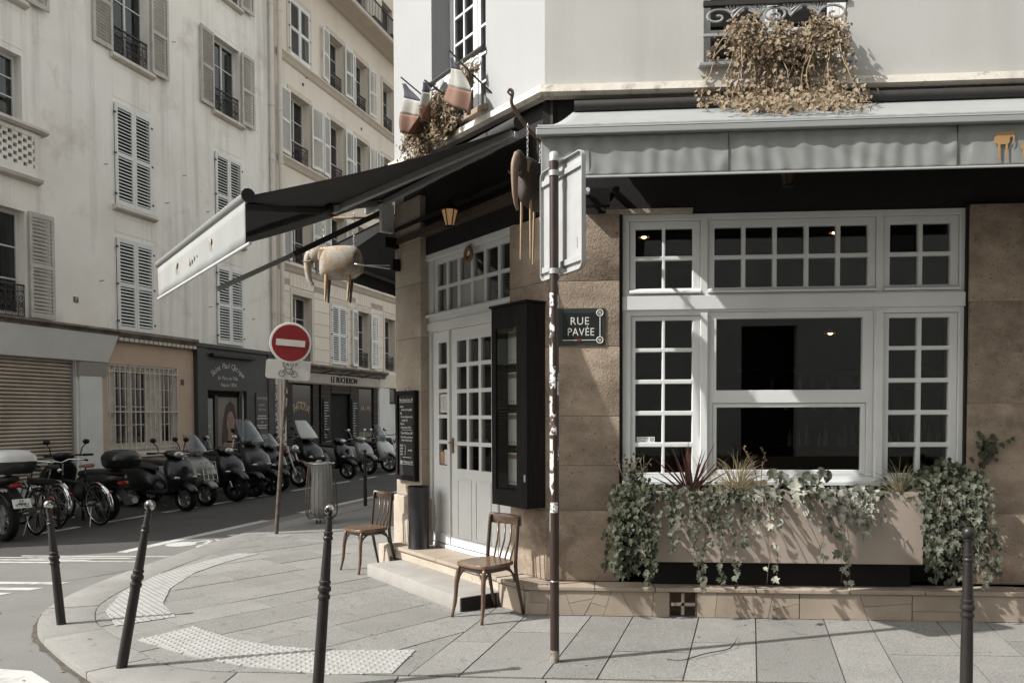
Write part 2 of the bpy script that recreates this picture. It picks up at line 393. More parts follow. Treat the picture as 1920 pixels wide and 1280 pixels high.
for pts in ([(-7.2,7.0),(-6.2,7.35),(-5.5,7.9),(-5.05,8.6)], [(-5.6,5.2),(-4.95,5.55),(-4.9,6.0),(-5.1,6.7)], [(-5.2,8.3),(-4.95,8.9),(-5.0,9.6)], [(-6.9,8.1),(-6.0,8.2),(-5.0,8.7)]):
    P_ = catmull([Vector((x,y,ZR+.0088)) for x, y in pts], 6); ck_ = MB()
    ck_.loft([[p+Vector((noise.noise(p*9)*.02-.004,noise.noise(p*7)*.02,0)), p+Vector((noise.noise(p*9)*.02+.006,noise.noise(p*7)*.02+.004,0))] for p in P_], closed=False, cap=False)
    ck_.build('road_crack', pm('crack_tar', (.035,.033,.03), .9), road)
# pavement
pav = MB().prism([(p.x, p.y) for p in KI[::3]]+[(30,70),(30,5.2)], -.3, -.012).build('pavement', m_joint, kind='structure')
CONV = [(p.x, p.y) for p in offset(KI[::2], .006)] + [(40, 60), (40, 5.25)]
if parea(CONV) < 0: CONV = CONV[::-1]
def zone(org, ang, wids, lens, region, rowoff=0.0, umax=9, z=0):
    M = Matrix.Rotation(ang, 2); u = 0.0; org = Vector(org)
    i = 0
    while u < umax:
        w = wids(i); v = -12 + rnd.uniform(0, .6)
        while v < 14:
            l = lens(i); g = .005
            q = [(v+g, u+g), (v+l-g, u+g), (v+l-g, u+w-g), (v+g, u+w-g)]
            P = [org + M @ Vector(a) for a in q]
            c = sum(P, Vector((0, 0)))/4
            if -8 < c.x < 8 and c.y < 26:
                P = clip(clip(P, region), CONV)
                if len(P) > 2 and abs(parea(P)) > .004:
                    MB().prism([(p.x, p.y) for p in P], -.05, rnd.uniform(-.0025, .0015)).build('paving_slab', m_slab, pav)
            v += l
        u += w; i += 1
# region beside the right-hand facade: joints run along the street direction
bx = Vector((-.43, 6.68)); ts = Vector((TS.x, TS.y))
regR = [(-1.03, 3.9), (9, 3.9), (9, 7.5), (-.2, 7.5)]
JX = [-1.06,-.73,-.185,.165,.709,1.173,1.725,2.078,2.62,3.0,3.5,3.9,4.4,4.9,5.3,5.8,6.3,6.8]
for a, b in zip(JX[:-1], JX[1:]):
    cuts = [4.9] + ([rnd.uniform(5.7, 6.2)] if rnd.random() < .45 else []) + [7.4]
    for y0, y1 in zip(cuts[:-1], cuts[1:]):
        f = lambda x, y: (x + (y-5.2)*.2165, y); g = .005
        P = clip([f(a+g, y0+g), f(b-g, y0+g), f(b-g, y1-g), f(a+g, y1-g)], CONV)
        if len(P) > 2: MB().prism([(p[0], p[1]) for p in P], -.05, rnd.uniform(-.002, .0015)).build('paving_slab', m_slab, pav)
lft = [(-1.065+(-1.5)*.2165, 3.7), (-1.065+(4.6)*.2165, 9.8)]     # left edge of that region
regC = [lft[0], lft[1], (-2.6, 10.3), (-9, 11.6), (-9, 3.7)]
zone((-2.2, 1.6), rad(51), lambda i: (.44, .47, .42, .5)[i % 4], lambda i: rnd.uniform(.6, 1.05), regC if parea(regC) > 0 else regC[::-1], umax=9.5)
regS = [(-9, 11.61), (-2.6, 10.31), (3, 10.3), (12, 40), (-9, 40)]
zone(tuple(SP(-7.6, 8.2).xy), A_L-math.pi/2+.0, lambda i: .5, lambda i: rnd.uniform(.7, 1.1), regS if parea(regS) > 0 else regS[::-1], umax=18)
# tactile strips
def tactile(poly, axis):
    b = MB(); P = [Vector(p) for p in poly]
    b.prism([(p.x, p.y) for p in P], -.02, .005)
    t = b.build('tactile_strip', m_tact, pav)
    d = MB(); xs = [p.x for p in P]; ys = [p.y for p in P]; R2 = Matrix.Rotation(axis, 2); c0 = Vector((min(xs), min(ys)))
    for i in range(-60, 60):
        for j in range(-60, 60):
            q = c0 + R2 @ Vector((i*.06+(j % 2)*.03, j*.052))
            if not (min(xs) < q.x < max(xs) and min(ys) < q.y < max(ys)): continue
            ins = False; k = len(P)-1
            for m in range(len(P)):
                if (P[m].y > q.y) != (P[k].y > q.y) and q.x < (P[k].x-P[m].x)*(q.y-P[m].y)/(P[k].y-P[m].y)+P[m].x: ins = not ins
                k = m
            if ins:
                d.loft([[(q.x+r*math.cos(a*math.pi/3), q.y+r*math.sin(a*math.pi/3), z) for a in range(6)] for r, z in ((.017, .0048), (.010, .0105))], cap=True)
    d.build('tactile_studs', m_tact, t, kind='stuff')
tactile([(-4.06,6.62),(-3.69,6.15),(-3.35,6.47),(-3.70,6.91),(-3.95,7.52),(-4.08,8.3),(-4.02,8.93),(-3.85,9.51),(-4.13,9.49),(-4.29,8.97),(-4.42,8.19),(-4.33,7.35)], rad(75))
tactile([(-3.29,5.77),(-3.05,6.18),(-2.63,5.87),(-2.18,5.68),(-1.69,5.61),(-1.14,5.66),(-1.19,5.13),(-1.62,5.08),(-2.18,5.2),(-2.64,5.38)], rad(20))
# pavement on the far side of the street and the gutter there
far = MB().prism([tuple(SP(-11.9, 2).xy), tuple(SP(-11.9, 60).xy), tuple(SP(-13.2, 60).xy), tuple(SP(-13.2, 2).xy)], -.3, .05).build('far_pavement', m_kerb, kind='structure')
# ------------------------------------------------------------------ cafe building
def holed(b, x0, x1, z0, z1, y0, y1, holes, back=True):
    xs = sorted({x0, x1} | {h[0] for h in holes if x0 < h[0] < x1} | {h[1] for h in holes if x0 < h[1] < x1})
    zs = sorted({z0, z1} | {h[2] for h in holes if z0 < h[2] < z1} | {h[3] for h in holes if z0 < h[3] < z1})
    nx, nz = len(xs)-1, len(zs)-1
    def solid(i, j):
        if not (0 <= i < nx and 0 <= j < nz): return False
        cx, cz = (xs[i]+xs[i+1])/2, (zs[j]+zs[j+1])/2
        return not any(h[0] < cx < h[1] and h[2] < cz < h[3] for h in holes)
    for i in range(nx):
        for j in range(nz):
            if not solid(i, j): continue
            a, c, e, g = xs[i], xs[i+1], zs[j], zs[j+1]
            b.quad((a,y0,e),(c,y0,e),(c,y0,g),(a,y0,g))
            if back: b.quad((a,y1,e),(a,y1,g),(c,y1,g),(c,y1,e))
            if not solid(i-1, j): b.quad((a,y0,e),(a,y0,g),(a,y1,g),(a,y1,e))
            if not solid(i+1, j): b.quad((c,y0,e),(c,y1,e),(c,y1,g),(c,y0,g))
            if not solid(i, j-1): b.quad((a,y0,e),(a,y1,e),(c,y1,e),(c,y0,e))
            if not solid(i, j+1): b.quad((a,y0,g),(c,y0,g),(c,y1,g),(a,y1,g))
    return b
def panes(parent, rects, y, mat, M=None, th=.004):
    for (a, c, e, g) in rects:
        MB().box(a-.006, c+.006, y, y+th, e-.006, g+.006).build('pane', mat, parent, M)
CI = Matrix.Identity(4)
cafe = thing('corner_cafe', 'cream corner cafe building with limestone piers and white small-paned joinery', 'building', M=T(CORNER))
def cpt(s, y): 
    q = M_C @ Vector((s, y, 0)); return (q.x, q.y)
def tpt(x, y):
    q = M_3 @ Vector((x, y, 0)); return (q.x, q.y)
# upper walls
ZC = 4.46; ZT = 11.5
b = holed(MB(), 0, 9, ZC, ZT, 0, .3, [(1.335, 2.508, 4.632, 6.5), (4.9, 6.1, 4.632, 6.5), (1.335, 2.508, 7.9, 9.8), (4.9, 6.1, 7.9, 9.8)])
b.build('upper_wall', m_cream, cafe)
b = holed(MB(), -2.9, 0, ZC+.03, ZT, 0, .28, [(-2.0, -.935, 4.64, 6.6), (-2.0, -.935, 7.9, 9.8)])
b.build('upper_wall', m_white_render, cafe, M_C)
b = holed(MB(), -12, 0, 0, ZT, 0, .28, [(-3.2, -2.0, 4.64, 6.6), (-6.4, -5.2, 4.64, 6.6), (-5, -1.2, .3, 3.3), (-11, -6.2, .3, 3.3)])
b.build('street_side_wall', m_cream, cafe, M_3)
t3 = tpt(-12, .3)
rp = [(0,0), (9,0), (9, 9), t3, FARC.xy]
MB().prism([tuple(p) for p in rp], ZT, ZT+.25).build('roof', m_iron, cafe)
MB().box(9.0, 9.3, 0, 9, 0, ZT).box(t3[0], 9.3, 9.0, 9.3, 0, ZT).build('rear_wall', m_cream, cafe)
# cornice band (weathered)
m_band = pm('weathered_band', (.60,.56,.50), .85, col2=(.52,.48,.42), scale=2, streak=.85, bump=.5, bscale=22, col3=(.3,.27,.23), scale3=9, lo3=.55, hi3=.66)
pr = [(0.0,4.47),(-.07,4.465),(-.085,4.40),(-.05,4.375),(0.02,4.37)]
bb = MB()
pts = [(M_C @ Vector((-2.92, 0, 0)), Vector((M_C.to_3x3() @ Vector((0,1,0))))), (Vector((0,0,0)), None), (Vector((9,0,0)), Vector((0,1,0)))]
nC = (M_C.to_3x3() @ Vector((0,1,0))); nR = Vector((0,1,0)); mid = (nC+nR); mid = mid/(mid.dot(nR))
rings = []
for P, nn, dz in ((pts[0][0], nC, .12), (pts[0][0].lerp(Vector((0,0,0)), .5), nC, .06), (Vector((0,0,0)), mid, .02), (Vector((3,0,0)), nR, 0), (Vector((9,0,0)), nR, 0)):
    rings.append([P + nn*y + Vector((0,0,z+dz)) for y, z in pr])
bb.loft(rings); bb.build('cornice', m_band, cafe)
# dark fascia under the awnings: R, chamfer
MB().box(-.02, 9, .06, .4, 3.405, 4.4).build('fascia_beam', m_dark_wood, cafe)
MB().box(-2.9, .02, .07, .4, 3.45, 4.5).build('fascia_beam', m_dark_wood, cafe, M_C)
m_beam = pm('old_beam', (.085,.06,.042), .9, col2=(.04,.03,.022), scale=6, stretch=(.6,5,5), bump=.6, bscale=30)
MB().box(-2.88, -.02, -.035, .07, 3.64, 3.71).build('beam', m_beam, cafe, M_C)
MB().box(-2.88, -.02, -.02, .07, 3.80, 3.84).build('beam', m_dark_wood, cafe, M_C)
MB().box(.52, 1.25, -.012, .06, 3.405, 3.44).build('ledge', m_stone_pale, cafe)
# limestone piers, block by block
def blocks(poly, cuts, mat, inset=.0, core=True, M=None, out=None):
    cx = sum(p[0] for p in poly)/len(poly); cy = sum(p[1] for p in poly)/len(poly)
    if core: MB().prism([(cx+(p[0]-cx)*.985, cy+(p[1]-cy)*.985) for p in poly], cuts[0], cuts[-1]).build('pier_core', m_mortar, cafe, M)
    for a, c in zip(cuts[:-1], cuts[1:]):
        k = 1+rnd.uniform(-.003, .003)
        MB().prism([(cx+(p[0]-cx)*k, cy+(p[1]-cy)*k) for p in poly], a+.0015, c-.0015).build('stone_block', mat, cafe, M, bevel=.007, smooth=35)
pier = [(0,0), (.635,0), (.635,.45), cpt(-.548,.42), cpt(-.548,0)]
blocks(pier, [.255,.865,1.257,1.681,2.28,2.84,3.41], m_stone)
blocks([(3.515,.0),(5.6,.0),(5.6,.45),(3.515,.45)], [.27,.86,1.78,2.62,3.42], m_stone)
blocks([(5.62,.0),(9,.0),(9,.45),(5.62,.45)], [.27,.86,1.78,2.62,3.42], m_stone)
farp = [(-2.9,0),(-2.285,0),(-2.285,.5),(-2.9,.5)]
blocks(farp, [.78,1.32,1.95,2.55,3.15,3.62,4.1], m_stone_pale, M=M_C)
MB().box(-2.93,-2.25,-.035,.5,.0,.775).build('stone_block', m_stone_pale, cafe, M_C, bevel=.02, smooth=35)
# dark side of the opening above the window and rough edge
MB().box(.637,.66,.02,.2,.3,3.4).build('window_reveal', m_dark_wood, cafe); MB().box(3.495,3.512,.02,.2,.3,3.42).build('window_reveal', m_dark_wood, cafe)
# plinth of the right-hand front
pl = thing('plinth','',''); del pl['label']; del pl['category']; pl.parent = cafe
MB().box(-.0,1.05,-.185,.0,.0,.2).box(1.26,9,-.185,.0,.0,.2).box(1.05,1.26,-.06,.0,.0,.2).build('plinth_core', m_mortar, pl)
for a, c in ((-.16,.42),(.425,.92),(.925,1.75),(1.755,2.5),(2.505,3.1),(3.105,3.9),(3.905,4.9),(4.905,6.2),(6.205,8.9)):
    MB().box(a,c,-.215+rnd.uniform(-.004,.004),.02,.214,.25+rnd.uniform(-.003,.003)).build('ledge_slab', m_marble, pl, bevel=.006)
# crazy-cut facing pieces
def crazy(x0, x1, n):
    cuts = [x0]+[x0+(x1-x0)*(k+rnd.uniform(-.25,.25))/n for k in range(1,n)]+[x1]
    for k in range(n):
        a, c = cuts[k], cuts[k+1]; s0 = 0 if k == 0 else sl; sl = rnd.uniform(-.07,.07) if k < n-1 else 0
        g = .0018
        q = [(a-s0+g,.004),(c-sl-g,.004),(c+sl-g,.21),(a+s0+g,.21)]
        if rnd.random() < .45:
            m0 = rnd.uniform(.3,.7); m1 = rnd.uniform(.3,.7)
            L0 = (q[0][0]+(q[3][0]-q[0][0])*m0, .21*m0); R0 = (q[1][0]+(q[2][0]-q[1][0])*m1, .21*m1)
            for pp in ([q[0],q[1],(R0[0],R0[1]-g),(L0[0],L0[1]-g)], [(L0[0],L0[1]+g),(R0[0],R0[1]+g),q[2],q[3]]):
                MB().prism(pp, -.2+rnd.uniform(-.002,.001), -.17, 'y').build('facing_stone', m_marble, pl)
        else: MB().prism(q, -.2+rnd.uniform(-.002,.001), -.17, 'y').build('facing_stone', m_marble, pl)
crazy(-.13, 1.04, 7); crazy(1.27, 2.1, 4); crazy(2.105, 3.0, 2); crazy(3.005, 4.6, 3); crazy(4.605, 8.9, 6)
MB().box(1.055,1.255,-.195,-.17,.095,.12).box(1.14,1.165,-.195,-.17,.02,.2).build('vent_grating', m_marble, pl)
# left end piece of the plinth, turning to the door step
e0 = (-.16,-.2); e1 = cpt(-.33,-.27); e2 = cpt(-.33, .0)
MB().prism([e0, (0.02,-.18), (0.02,.02), e2, e1], .0, .205).build('end_stone', m_marble, pl, bevel=.006)
MB().prism([(-.175,-.212), (0.02,-.2), (0.02,.02), cpt(-.34,.02), cpt(-.35,-.285)], .214, .252).build('ledge_slab', m_marble, pl, bevel=.006)
# door steps
MB().box(-2.27,-.345,-.665,-.02,-.02,.126).build('door_step', m_step, cafe, M_C, bevel=.014, smooth=40)
MB().box(-.3445,-.337,-.655,-.29,.0,.118).build('step_end', pm('near_black_stone', (.022,.018,.015), .95, bump=.8, bscale=60), cafe, M_C)  # thin near-black slab covering the end face of the lower step
MB().box(-2.6,-.355,-.26,.16,.1265,.222).build('upper_step', m_stone_pale, cafe, M_C, bevel=.006)
MB().box(-2.6,-1.46,-.285,.16,.2245,.258).build('tread_slab', m_marble, cafe, M_C, bevel=.006)
MB().box(-1.455,-.355,-.285,.16,.2245,.258).build('tread_slab', m_marble, cafe, M_C, bevel=.006)
MB().box(-2.9,-2.61,-.24,.0,.0,.22).build('upper_step', m_stone_pale, cafe, M_C, bevel=.006)

# ---- big shop window (right-hand front)
sw = MB(); holed(sw, .664,3.511,1.125,3.403,.05,.16,[(.721,1.326,2.726,3.352),(1.386,2.782,2.726,3.352),(2.839,3.455,2.726,3.352),(.735,1.345,1.175,2.542),(1.386,2.77,1.167,2.568),(2.839,3.455,1.175,2.542)])
shopw = sw.build('shop_window', m_white, cafe, bevel=.004)
MB().box(.66,3.515,.028,.05,2.589,2.707).build('transom_rail', m_white, shopw, bevel=.004)
for x0, x1 in ((.721,1.326),(1.386,2.782),(2.839,3.455)):
    MB().prism([(.075,2.728),(.02,2.728),(.02,2.745),(.075,2.777)], x0, x1, 'x').build('weather_bar', m_white, shopw, bevel=.002)
r1, r2 = (3.051,3.286),(2.777,3.016)
def sash(x0,x1,z0,z1,rects,y0=.066,y1=.125,gl=.1):
    o = holed(MB(), x0+.002,x1-.002,z0+.002,z1-.002,y0,y1,rects).build('sash', m_white, shopw, bevel=.007)
    panes(shopw, rects, gl, m_glass); return o
sash(.721,1.326,2.74,3.352,[(a,c,*r) for a,c in ((.776,1.004),(1.029,1.261)) for r in (r1,r2)])
sash(1.386,2.782,2.74,3.352,[(a,c,*r) for a,c in ((1.445,1.674),(1.706,1.934),(1.967,2.196),(2.231,2.456),(2.491,2.719)) for r in (r1,r2)])
sash(2.839,3.455,2.74,3.352,[(a,c,*r) for a,c in ((2.897,3.128),(3.162,3.389)) for r in (r1,r2)])
lz = ((2.265,2.502),(1.995,2.231),(1.725,1.957),(1.453,1.685),(1.19,1.413))
sash(.735,1.345,1.175,2.542,[(a,c,*r) for a,c in ((.776,1.004),(1.029,1.261)) for r in lz])
sash(2.839,3.455,1.175,2.542,[(a,c,*r) for a,c in ((2.897,3.128),(3.162,3.389)) for r in lz])
MB().box(1.326,1.386,.034,.06,1.13,2.56).build('mullion', m_white, shopw, bevel=.004)
MB().box(2.782,2.839,.034,.06,1.13,2.56).build('mullion', m_white, shopw, bevel=.004)
big = [(1.464,2.681,1.899,2.509),(1.47,2.675,1.217,1.752)]
holed(MB(), 1.388,2.768,1.17,2.566,.058,.125,[(1.464,2.681,1.899,2.509),(1.43,2.715,1.18,1.789)]).build('sash', m_white, shopw, bevel=.005)
holed(MB(), 1.432,2.713,1.182,1.787,.07,.115,[big[1]]).build('sash', m_white, shopw, bevel=.006)
panes(shopw, big, .098, m_glass)
MB().box(.66,3.515,.0,.06,1.09,1.124).build('window_sill', m_white, shopw, bevel=.004)
st = MB().box(.79,.945,.0975,.099,1.455,1.5).build('notice_sticker', m_white, shopw)
text('surveillance', .018, m_dark, st, T((.85,.0972,1.487)), .0003); text('caméra', .018, m_dark, st, T((.85,.0972,1.468)), .0003)
MB().box(.905,.938,.0965,.0972,1.46,1.494).build('pictogram', m_alu, st)
# ---- room behind
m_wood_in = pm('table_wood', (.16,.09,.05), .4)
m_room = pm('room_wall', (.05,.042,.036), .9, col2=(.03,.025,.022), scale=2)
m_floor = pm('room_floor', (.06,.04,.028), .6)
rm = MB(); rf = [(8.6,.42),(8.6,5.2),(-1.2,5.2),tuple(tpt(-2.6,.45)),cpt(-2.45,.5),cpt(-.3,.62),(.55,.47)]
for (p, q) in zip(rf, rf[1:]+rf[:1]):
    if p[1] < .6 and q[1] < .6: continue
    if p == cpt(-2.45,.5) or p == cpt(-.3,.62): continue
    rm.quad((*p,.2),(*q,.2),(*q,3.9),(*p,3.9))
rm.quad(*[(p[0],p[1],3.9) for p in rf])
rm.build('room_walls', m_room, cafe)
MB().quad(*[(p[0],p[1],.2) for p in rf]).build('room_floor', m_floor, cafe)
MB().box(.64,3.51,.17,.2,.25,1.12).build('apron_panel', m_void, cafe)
for z in (1.75,2.05,2.35):
    MB().box(2.6,6.2,4.85,5.15,z-.03,z).build('back_shelf', m_floor, cafe)
for k in range(5): MB().box(1.0+k*1.35,1.06+k*1.35,1.6,1.66,.2,.93).build('table_leg', m_floor, cafe); MB().box(.75+k*1.35,1.3+k*1.35,1.35,1.9,.93,.96).build('table_top', m_wood_in, cafe)
# ---- door unit in the chamfer (recessed .1)
Y0 = .1
du = MB(); holed(du, -2.304,-.55,.26,3.44,Y0,Y0+.12,[(-2.187,-.64,2.8,3.379),(-2.24,-1.862,.3,2.6),(-1.84,-.935,.3,2.6),(-.915,-.6,.3,2.6)])
doorf = du.build('door_frame', m_white, cafe, M_C, bevel=.005)
MB().box(-2.31,-.55,Y0-.02,Y0,2.62,2.70).build('transom_rail', m_white, doorf, M_C, bevel=.004)
MB().box(-2.31,-.55,Y0-.045,Y0+.02,2.755,2.79).build('transom_sill', m_white, doorf, M_C, bevel=.006)
MB().box(-2.304,-.55,Y0-.03,Y0,3.379,3.445).build('head_moulding', m_white, doorf, M_C, bevel=.008)
tx = ((-2.114,-1.924),(-1.878,-1.692),(-1.637,-1.425),(-1.377,-1.179),(-1.129,-.925),(-.877,-.70)); tz = ((3.085,3.326),(2.813,3.048))
tr = [(a,c,*z) for a,c in tx for z in tz]
holed(MB(), -2.185,-.642,2.80,3.377,Y0+.02,Y0+.07,tr).build('sash', m_white, doorf, M_C, bevel=.006)
m_frost = pm('frosted_pane', (.42,.42,.39), .5, col2=(.36,.36,.33), scale=2)
for r in tr:
    fr = r[0] in (-1.637,-1.377) and r[2] < 3
    MB().box(r[0]-.004,r[1]+.004,Y0+.045,Y0+.05,r[2]-.004,r[3]+.004).build('pane', m_frost if fr else m_glass, doorf, M_C)
MB().box(-2.15,-.7,Y0+.13,Y0+.135,2.8,3.36).build('curtain', pm('brown_curtain', (.15,.115,.1), .9, col2=(.1,.08,.07), scale=3, stretch=(6,1,.3)), doorf, M_C)
sr = ((2.243,2.476),(1.975,2.202),(1.70,1.934),(1.424,1.659),(1.15,1.383))
for xa, xb, px in ((-2.238,-1.864,((-2.114,-1.935),)),(-1.838,-.937,((-1.721,-1.527),(-1.48,-1.295),(-1.245,-1.059))),(-.913,-.602,((-.85,-.67),))):
    leaf = len(px) == 3
    dz = ((2.238,2.468),(1.964,2.196),(1.69,1.922),(1.417,1.652),(1.13,1.375)) if leaf else sr
    rc = [(a,c,*z) for a,c in px for z in dz]
    d = holed(MB(), xa,xb,.305,2.598,Y0+.025,Y0+.075,rc).build('door_leaf' if leaf else 'side_light', m_white, doorf, M_C, bevel=.006)
    panes(doorf, rc, Y0+.05, m_glass, M_C)
    # lower panels
    if leaf:
        for a, c in ((-1.72,-1.43),(-1.36,-1.06)):
            bp = MB(); holed(bp, a,c,.41,1.03,Y0+.016,Y0+.026,[(a+.022,c-.022,.432,1.008)]); bp.build('panel_moulding', m_white, doorf, M_C, bevel=.003)
        MB().box(xa+.01,xb-.01,Y0+.005,Y0+.024,.31,.40).build('kick_board', m_white, doorf, M_C, bevel=.006)
        h = MB(); h.box(-1.812,-1.785,Y0+.012,Y0+.025,1.29,1.45); h.tube([(-1.80,Y0+.02,1.40),(-1.80,Y0-.03,1.40),(-1.72,Y0-.03,1.395)], .009)
        h.build('door_handle', pm('brass', (.32,.2,.08), .35, .9), doorf, M_C)
    else:
        MB().box(xa+.01,xb-.01,Y0+.005,Y0+.024,.31,.42).build('kick_board', m_white, doorf, M_C, bevel=.006)
m_paper = pm('paper', (.62,.61,.58), .8, col2=(.55,.54,.51), scale=4)
MB().box(-2.1,-1.945,Y0+.04,Y0+.043,1.72,1.92).build('menu_sheet', m_paper, doorf, M_C)
MB().box(-2.1,-2.03,Y0+.04,Y0+.043,1.16,1.3).build('red_leaflet', pm('red_paper', (.36,.1,.06), .6, col2=(.45,.3,.2), scale=12), doorf, M_C)
MB().box(-2.02,-1.945,Y0+.04,Y0+.043,1.16,1.32).build('leaflet', m_paper, doorf, M_C)
for k, zz in enumerate((1.88,1.86,1.84,1.82,1.80,1.78,1.76)):
    MB().box(-2.08,-1.97-(k % 3)*.02,Y0+.0385,Y0+.0395,zz,zz+.006).build('print_line', m_alu, doorf, M_C)
# ---- upper windows
def upper_window(x0, x1, z0, z1, M, yg, cols, lines, name='upper_window'):
    xm = (x0+x1)/2
    fr = holed(MB(), x0+.002, x1-.002, z0, z1, yg, yg+.06, [(x0+.05,xm-.03,z0+.06,z1-.05),(xm+.03,x1-.05,z0+.06,z1-.05)]).build(name, m_white, cafe, M, bevel=.004)
    for a, c in ((x0+.052,xm-.032),(xm+.032,x1-.052)):
        rc = []; w = (c-a-.08-(cols-1)*.025)/cols; zz = [z0+.12]+list(lines)+[z1-.1]
        for i in range(cols):
            for j in range(len(zz)-1):
                rc.append((a+.04+i*(w+.025), a+.04+i*(w+.025)+w, zz[j]+.0125, zz[j+1]-.0125))
        holed(MB(), a, c, z0+.062, z1-.052, yg+.012, yg+.05, rc).build('sash', m_white, fr, M, bevel=.004)
        for r in rc: MB().box(r[0]-.004,r[1]+.004,yg+.03,yg+.034,r[2]-.004,r[3]+.004).build('pane', m_glass, fr, M)
    MB().box(x0-.2,x1+.2,yg+.9,yg+.92,z0-.1,z1+.1).build('room_back', pm('upper_room', (.10,.082,.072), .9), fr, M)
    return fr
upper_window(-2.0,-.935,4.64,6.6,M_C,.22,2,(5.05,5.33,5.61,5.89,6.17))
upper_window(1.335,2.508,4.632,6.5,CI,.2,1,(5.0,5.45,5.9))
upper_window(-2.0,-.935,7.9,9.8,M_C,.22,2,(8.5,9.1)); upper_window(1.335,2.508,7.9,9.8,CI,.2,1,(8.5,9.1))
upper_window(4.9,6.1,4.632,6.5,CI,.2,1,(5.0,5.45,5.9)); upper_window(4.9,6.1,7.9,9.8,CI,.2,1,(8.5,9.1))
MB().box(-2.02,-.9,-.05,.24,4.585,4.64).build('window_sill', pm('brown_stone', (.3,.235,.18), .8, col2=(.24,.185,.14), scale=5), cafe, M_C, bevel=.006)
MB().box(1.29,2.55,-.055,.2,4.605,4.632).build('window_sill', m_alu, cafe, bevel=.004)
# railings
def scrolls(x, z, s, flip, y):
    o = MB(); f = -1 if flip else 1
    pth = [(x+f*(s*.9*(1-t)*math.cos(t*9)), y, z+s*.55*(1-t)*math.sin(t*9)) for t in [k/26*.92 for k in range(27)]]
    o.tube(pth, .011, 6)
    pth = [(x+f*s*(.9+1.6*t), y, z-.1*s+s*.75*math.sin(t*2.6)*(1-.2*t)) for t in [k/10 for k in range(11)]]
    o.tube(pth, .012, 6)
    for k in range(6):
        a = .5+k*.33; o.tube([(x+f*s*.9, y, z), (x+f*s*(.9+.75*math.cos(a)), y, z+s*.75*math.sin(a))], [.006,.011], 5)
    return o
rl = thing('window_railing','',''); del rl['label']; del rl['category']; rl.parent = cafe
MB().box(1.33,2.51,-.02,.02,5.11,5.15).build('rail', m_iron, rl)
m_grey_iron = pm('grey_iron', (.33,.33,.325), .6, col2=(.26,.26,.25), scale=9)
q = MB()
for xx, ff in ((1.45,False),(1.92,False),(1.92,True),(2.4,True)): q.add(scrolls(xx, 5.02, .14, ff, 0.0))
q.build('scrollwork', m_grey_iron, rl)
MB().box(1.33,2.51,-.012,.012,4.86,4.885).build('rail', m_grey_iron, rl)
rl2 = thing('window_railing','',''); del rl2['label']; del rl2['category']; rl2.parent = cafe
MB().tube([M_C @ Vector((-2.02,-.03,5.17)), M_C @ Vector((-.93,-.03,5.17))], .026, 8).build('rail', m_iron, rl2)
q = MB()
for xx, ff in ((-1.9,False),(-1.47,False),(-1.47,True),(-1.05,True)): q.add(scrolls(xx, 5.06, .13, ff, -.03), M_C)
q.build('scrollwork', m_white, rl2)
# pier fittings at the far corner (boxes, iron clamps)
MB().box(-2.99,-2.915,-.16,.0,3.80,4.12).build('wall_box', m_white, cafe, M_C, bevel=.006)
MB().box(-2.95,-2.8,-.17,-.0,3.60,3.72).build('bracket_plate', m_dark, cafe, M_C, bevel=.005)
MB().box(-2.84,-2.76,-.1,.0,3.34,3.47).build('bracket_plate', m_dark, cafe, M_C, bevel=.005)
q = MB()
for dz, dx in ((3.40,-.95),(3.36,-.55)): q.tube([(-2.8,-.08,dz),(-2.8+dx,-.35,dz+.12)], .008, 6)
q.build('awning_stay', m_steel, cafe, M_C)
# right-hand front: iron brackets under the awning
q = MB().bar((.42,-.0,3.78),(.62,-.62,3.66),.04,.05).bar((.5,-.02,3.46),(.62,-.02,3.62),.05,.04).box(.3,.55,-.1,-.0,3.46,3.6); q.build('awning_bracket', m_dark, cafe)
MB().tube([(.36,-.12,3.56),(.36,-.2,3.56)], .02, 10).build('knob', m_paper, cafe)
# ------------------------------------------------------------------ awnings
m_canvas = pm('grey_canvas', (.25,.257,.25), .9, col2=(.225,.232,.225), scale=3, bump=.15, bscale=400, stretch=(1,1,.2))
m_canvas_dk = pm('charcoal_canvas', (.04,.04,.04), .92, col2=(.032,.032,.032), scale=4, bump=.15, bscale=400)
m_orange_f = pm('faded_print', (.34,.27,.20), .85, col2=(.28,.24,.2), scale=30, lo=.4, hi=.6)
m_orange = pm('ochre_print', (.40,.235,.105), .85, col2=(.34,.2,.09), scale=9)
m_rail = pm('grey_rail', (.34,.34,.335), .35, .6)
m_hem = pm('hem_tape', (.42,.425,.42), .85)
def cloth(nx, ny, f):
    b = MB(); b.loft([[f(i/nx, j/ny) for j in range(ny+1)] for i in range(nx+1)], closed=False, cap=False); return b
def thick(ob, t=.004):
    md = ob.modifiers.new('solid', 'SOLIDIFY'); md.thickness = t; md.offset = 0; return ob
def eleph_print(parent, x, z, s, y, M=None, flip=1, name='elephant_print', mt=None):
    body = [(.0,.0),(.06,.26),(.2,.40),(.42,.46),(.62,.46),(.74,.48),(.86,.44),(.92,.34),(.92,.22),(.90,.05),(.84,-.08),(.78,-.16),(.75,-.14),(.82,-.04),(.85,.10),(.84,.22),(.72,.22),(.70,.06),(.66,-.06),(.62,-.08),(.63,-.74),(.60,-.76),(.545,-.74),(.53,-.10),(.30,-.11),(.29,-.72),(.25,-.76),(.20,-.73),(.19,-.09),(.09,-.02)]
    b = MB(); b.prism([(x+flip*p[0]*s, z+p[1]*s) for p in body], y-.002, y, 'y')
    return b.build(name, mt or m_orange, parent, M)
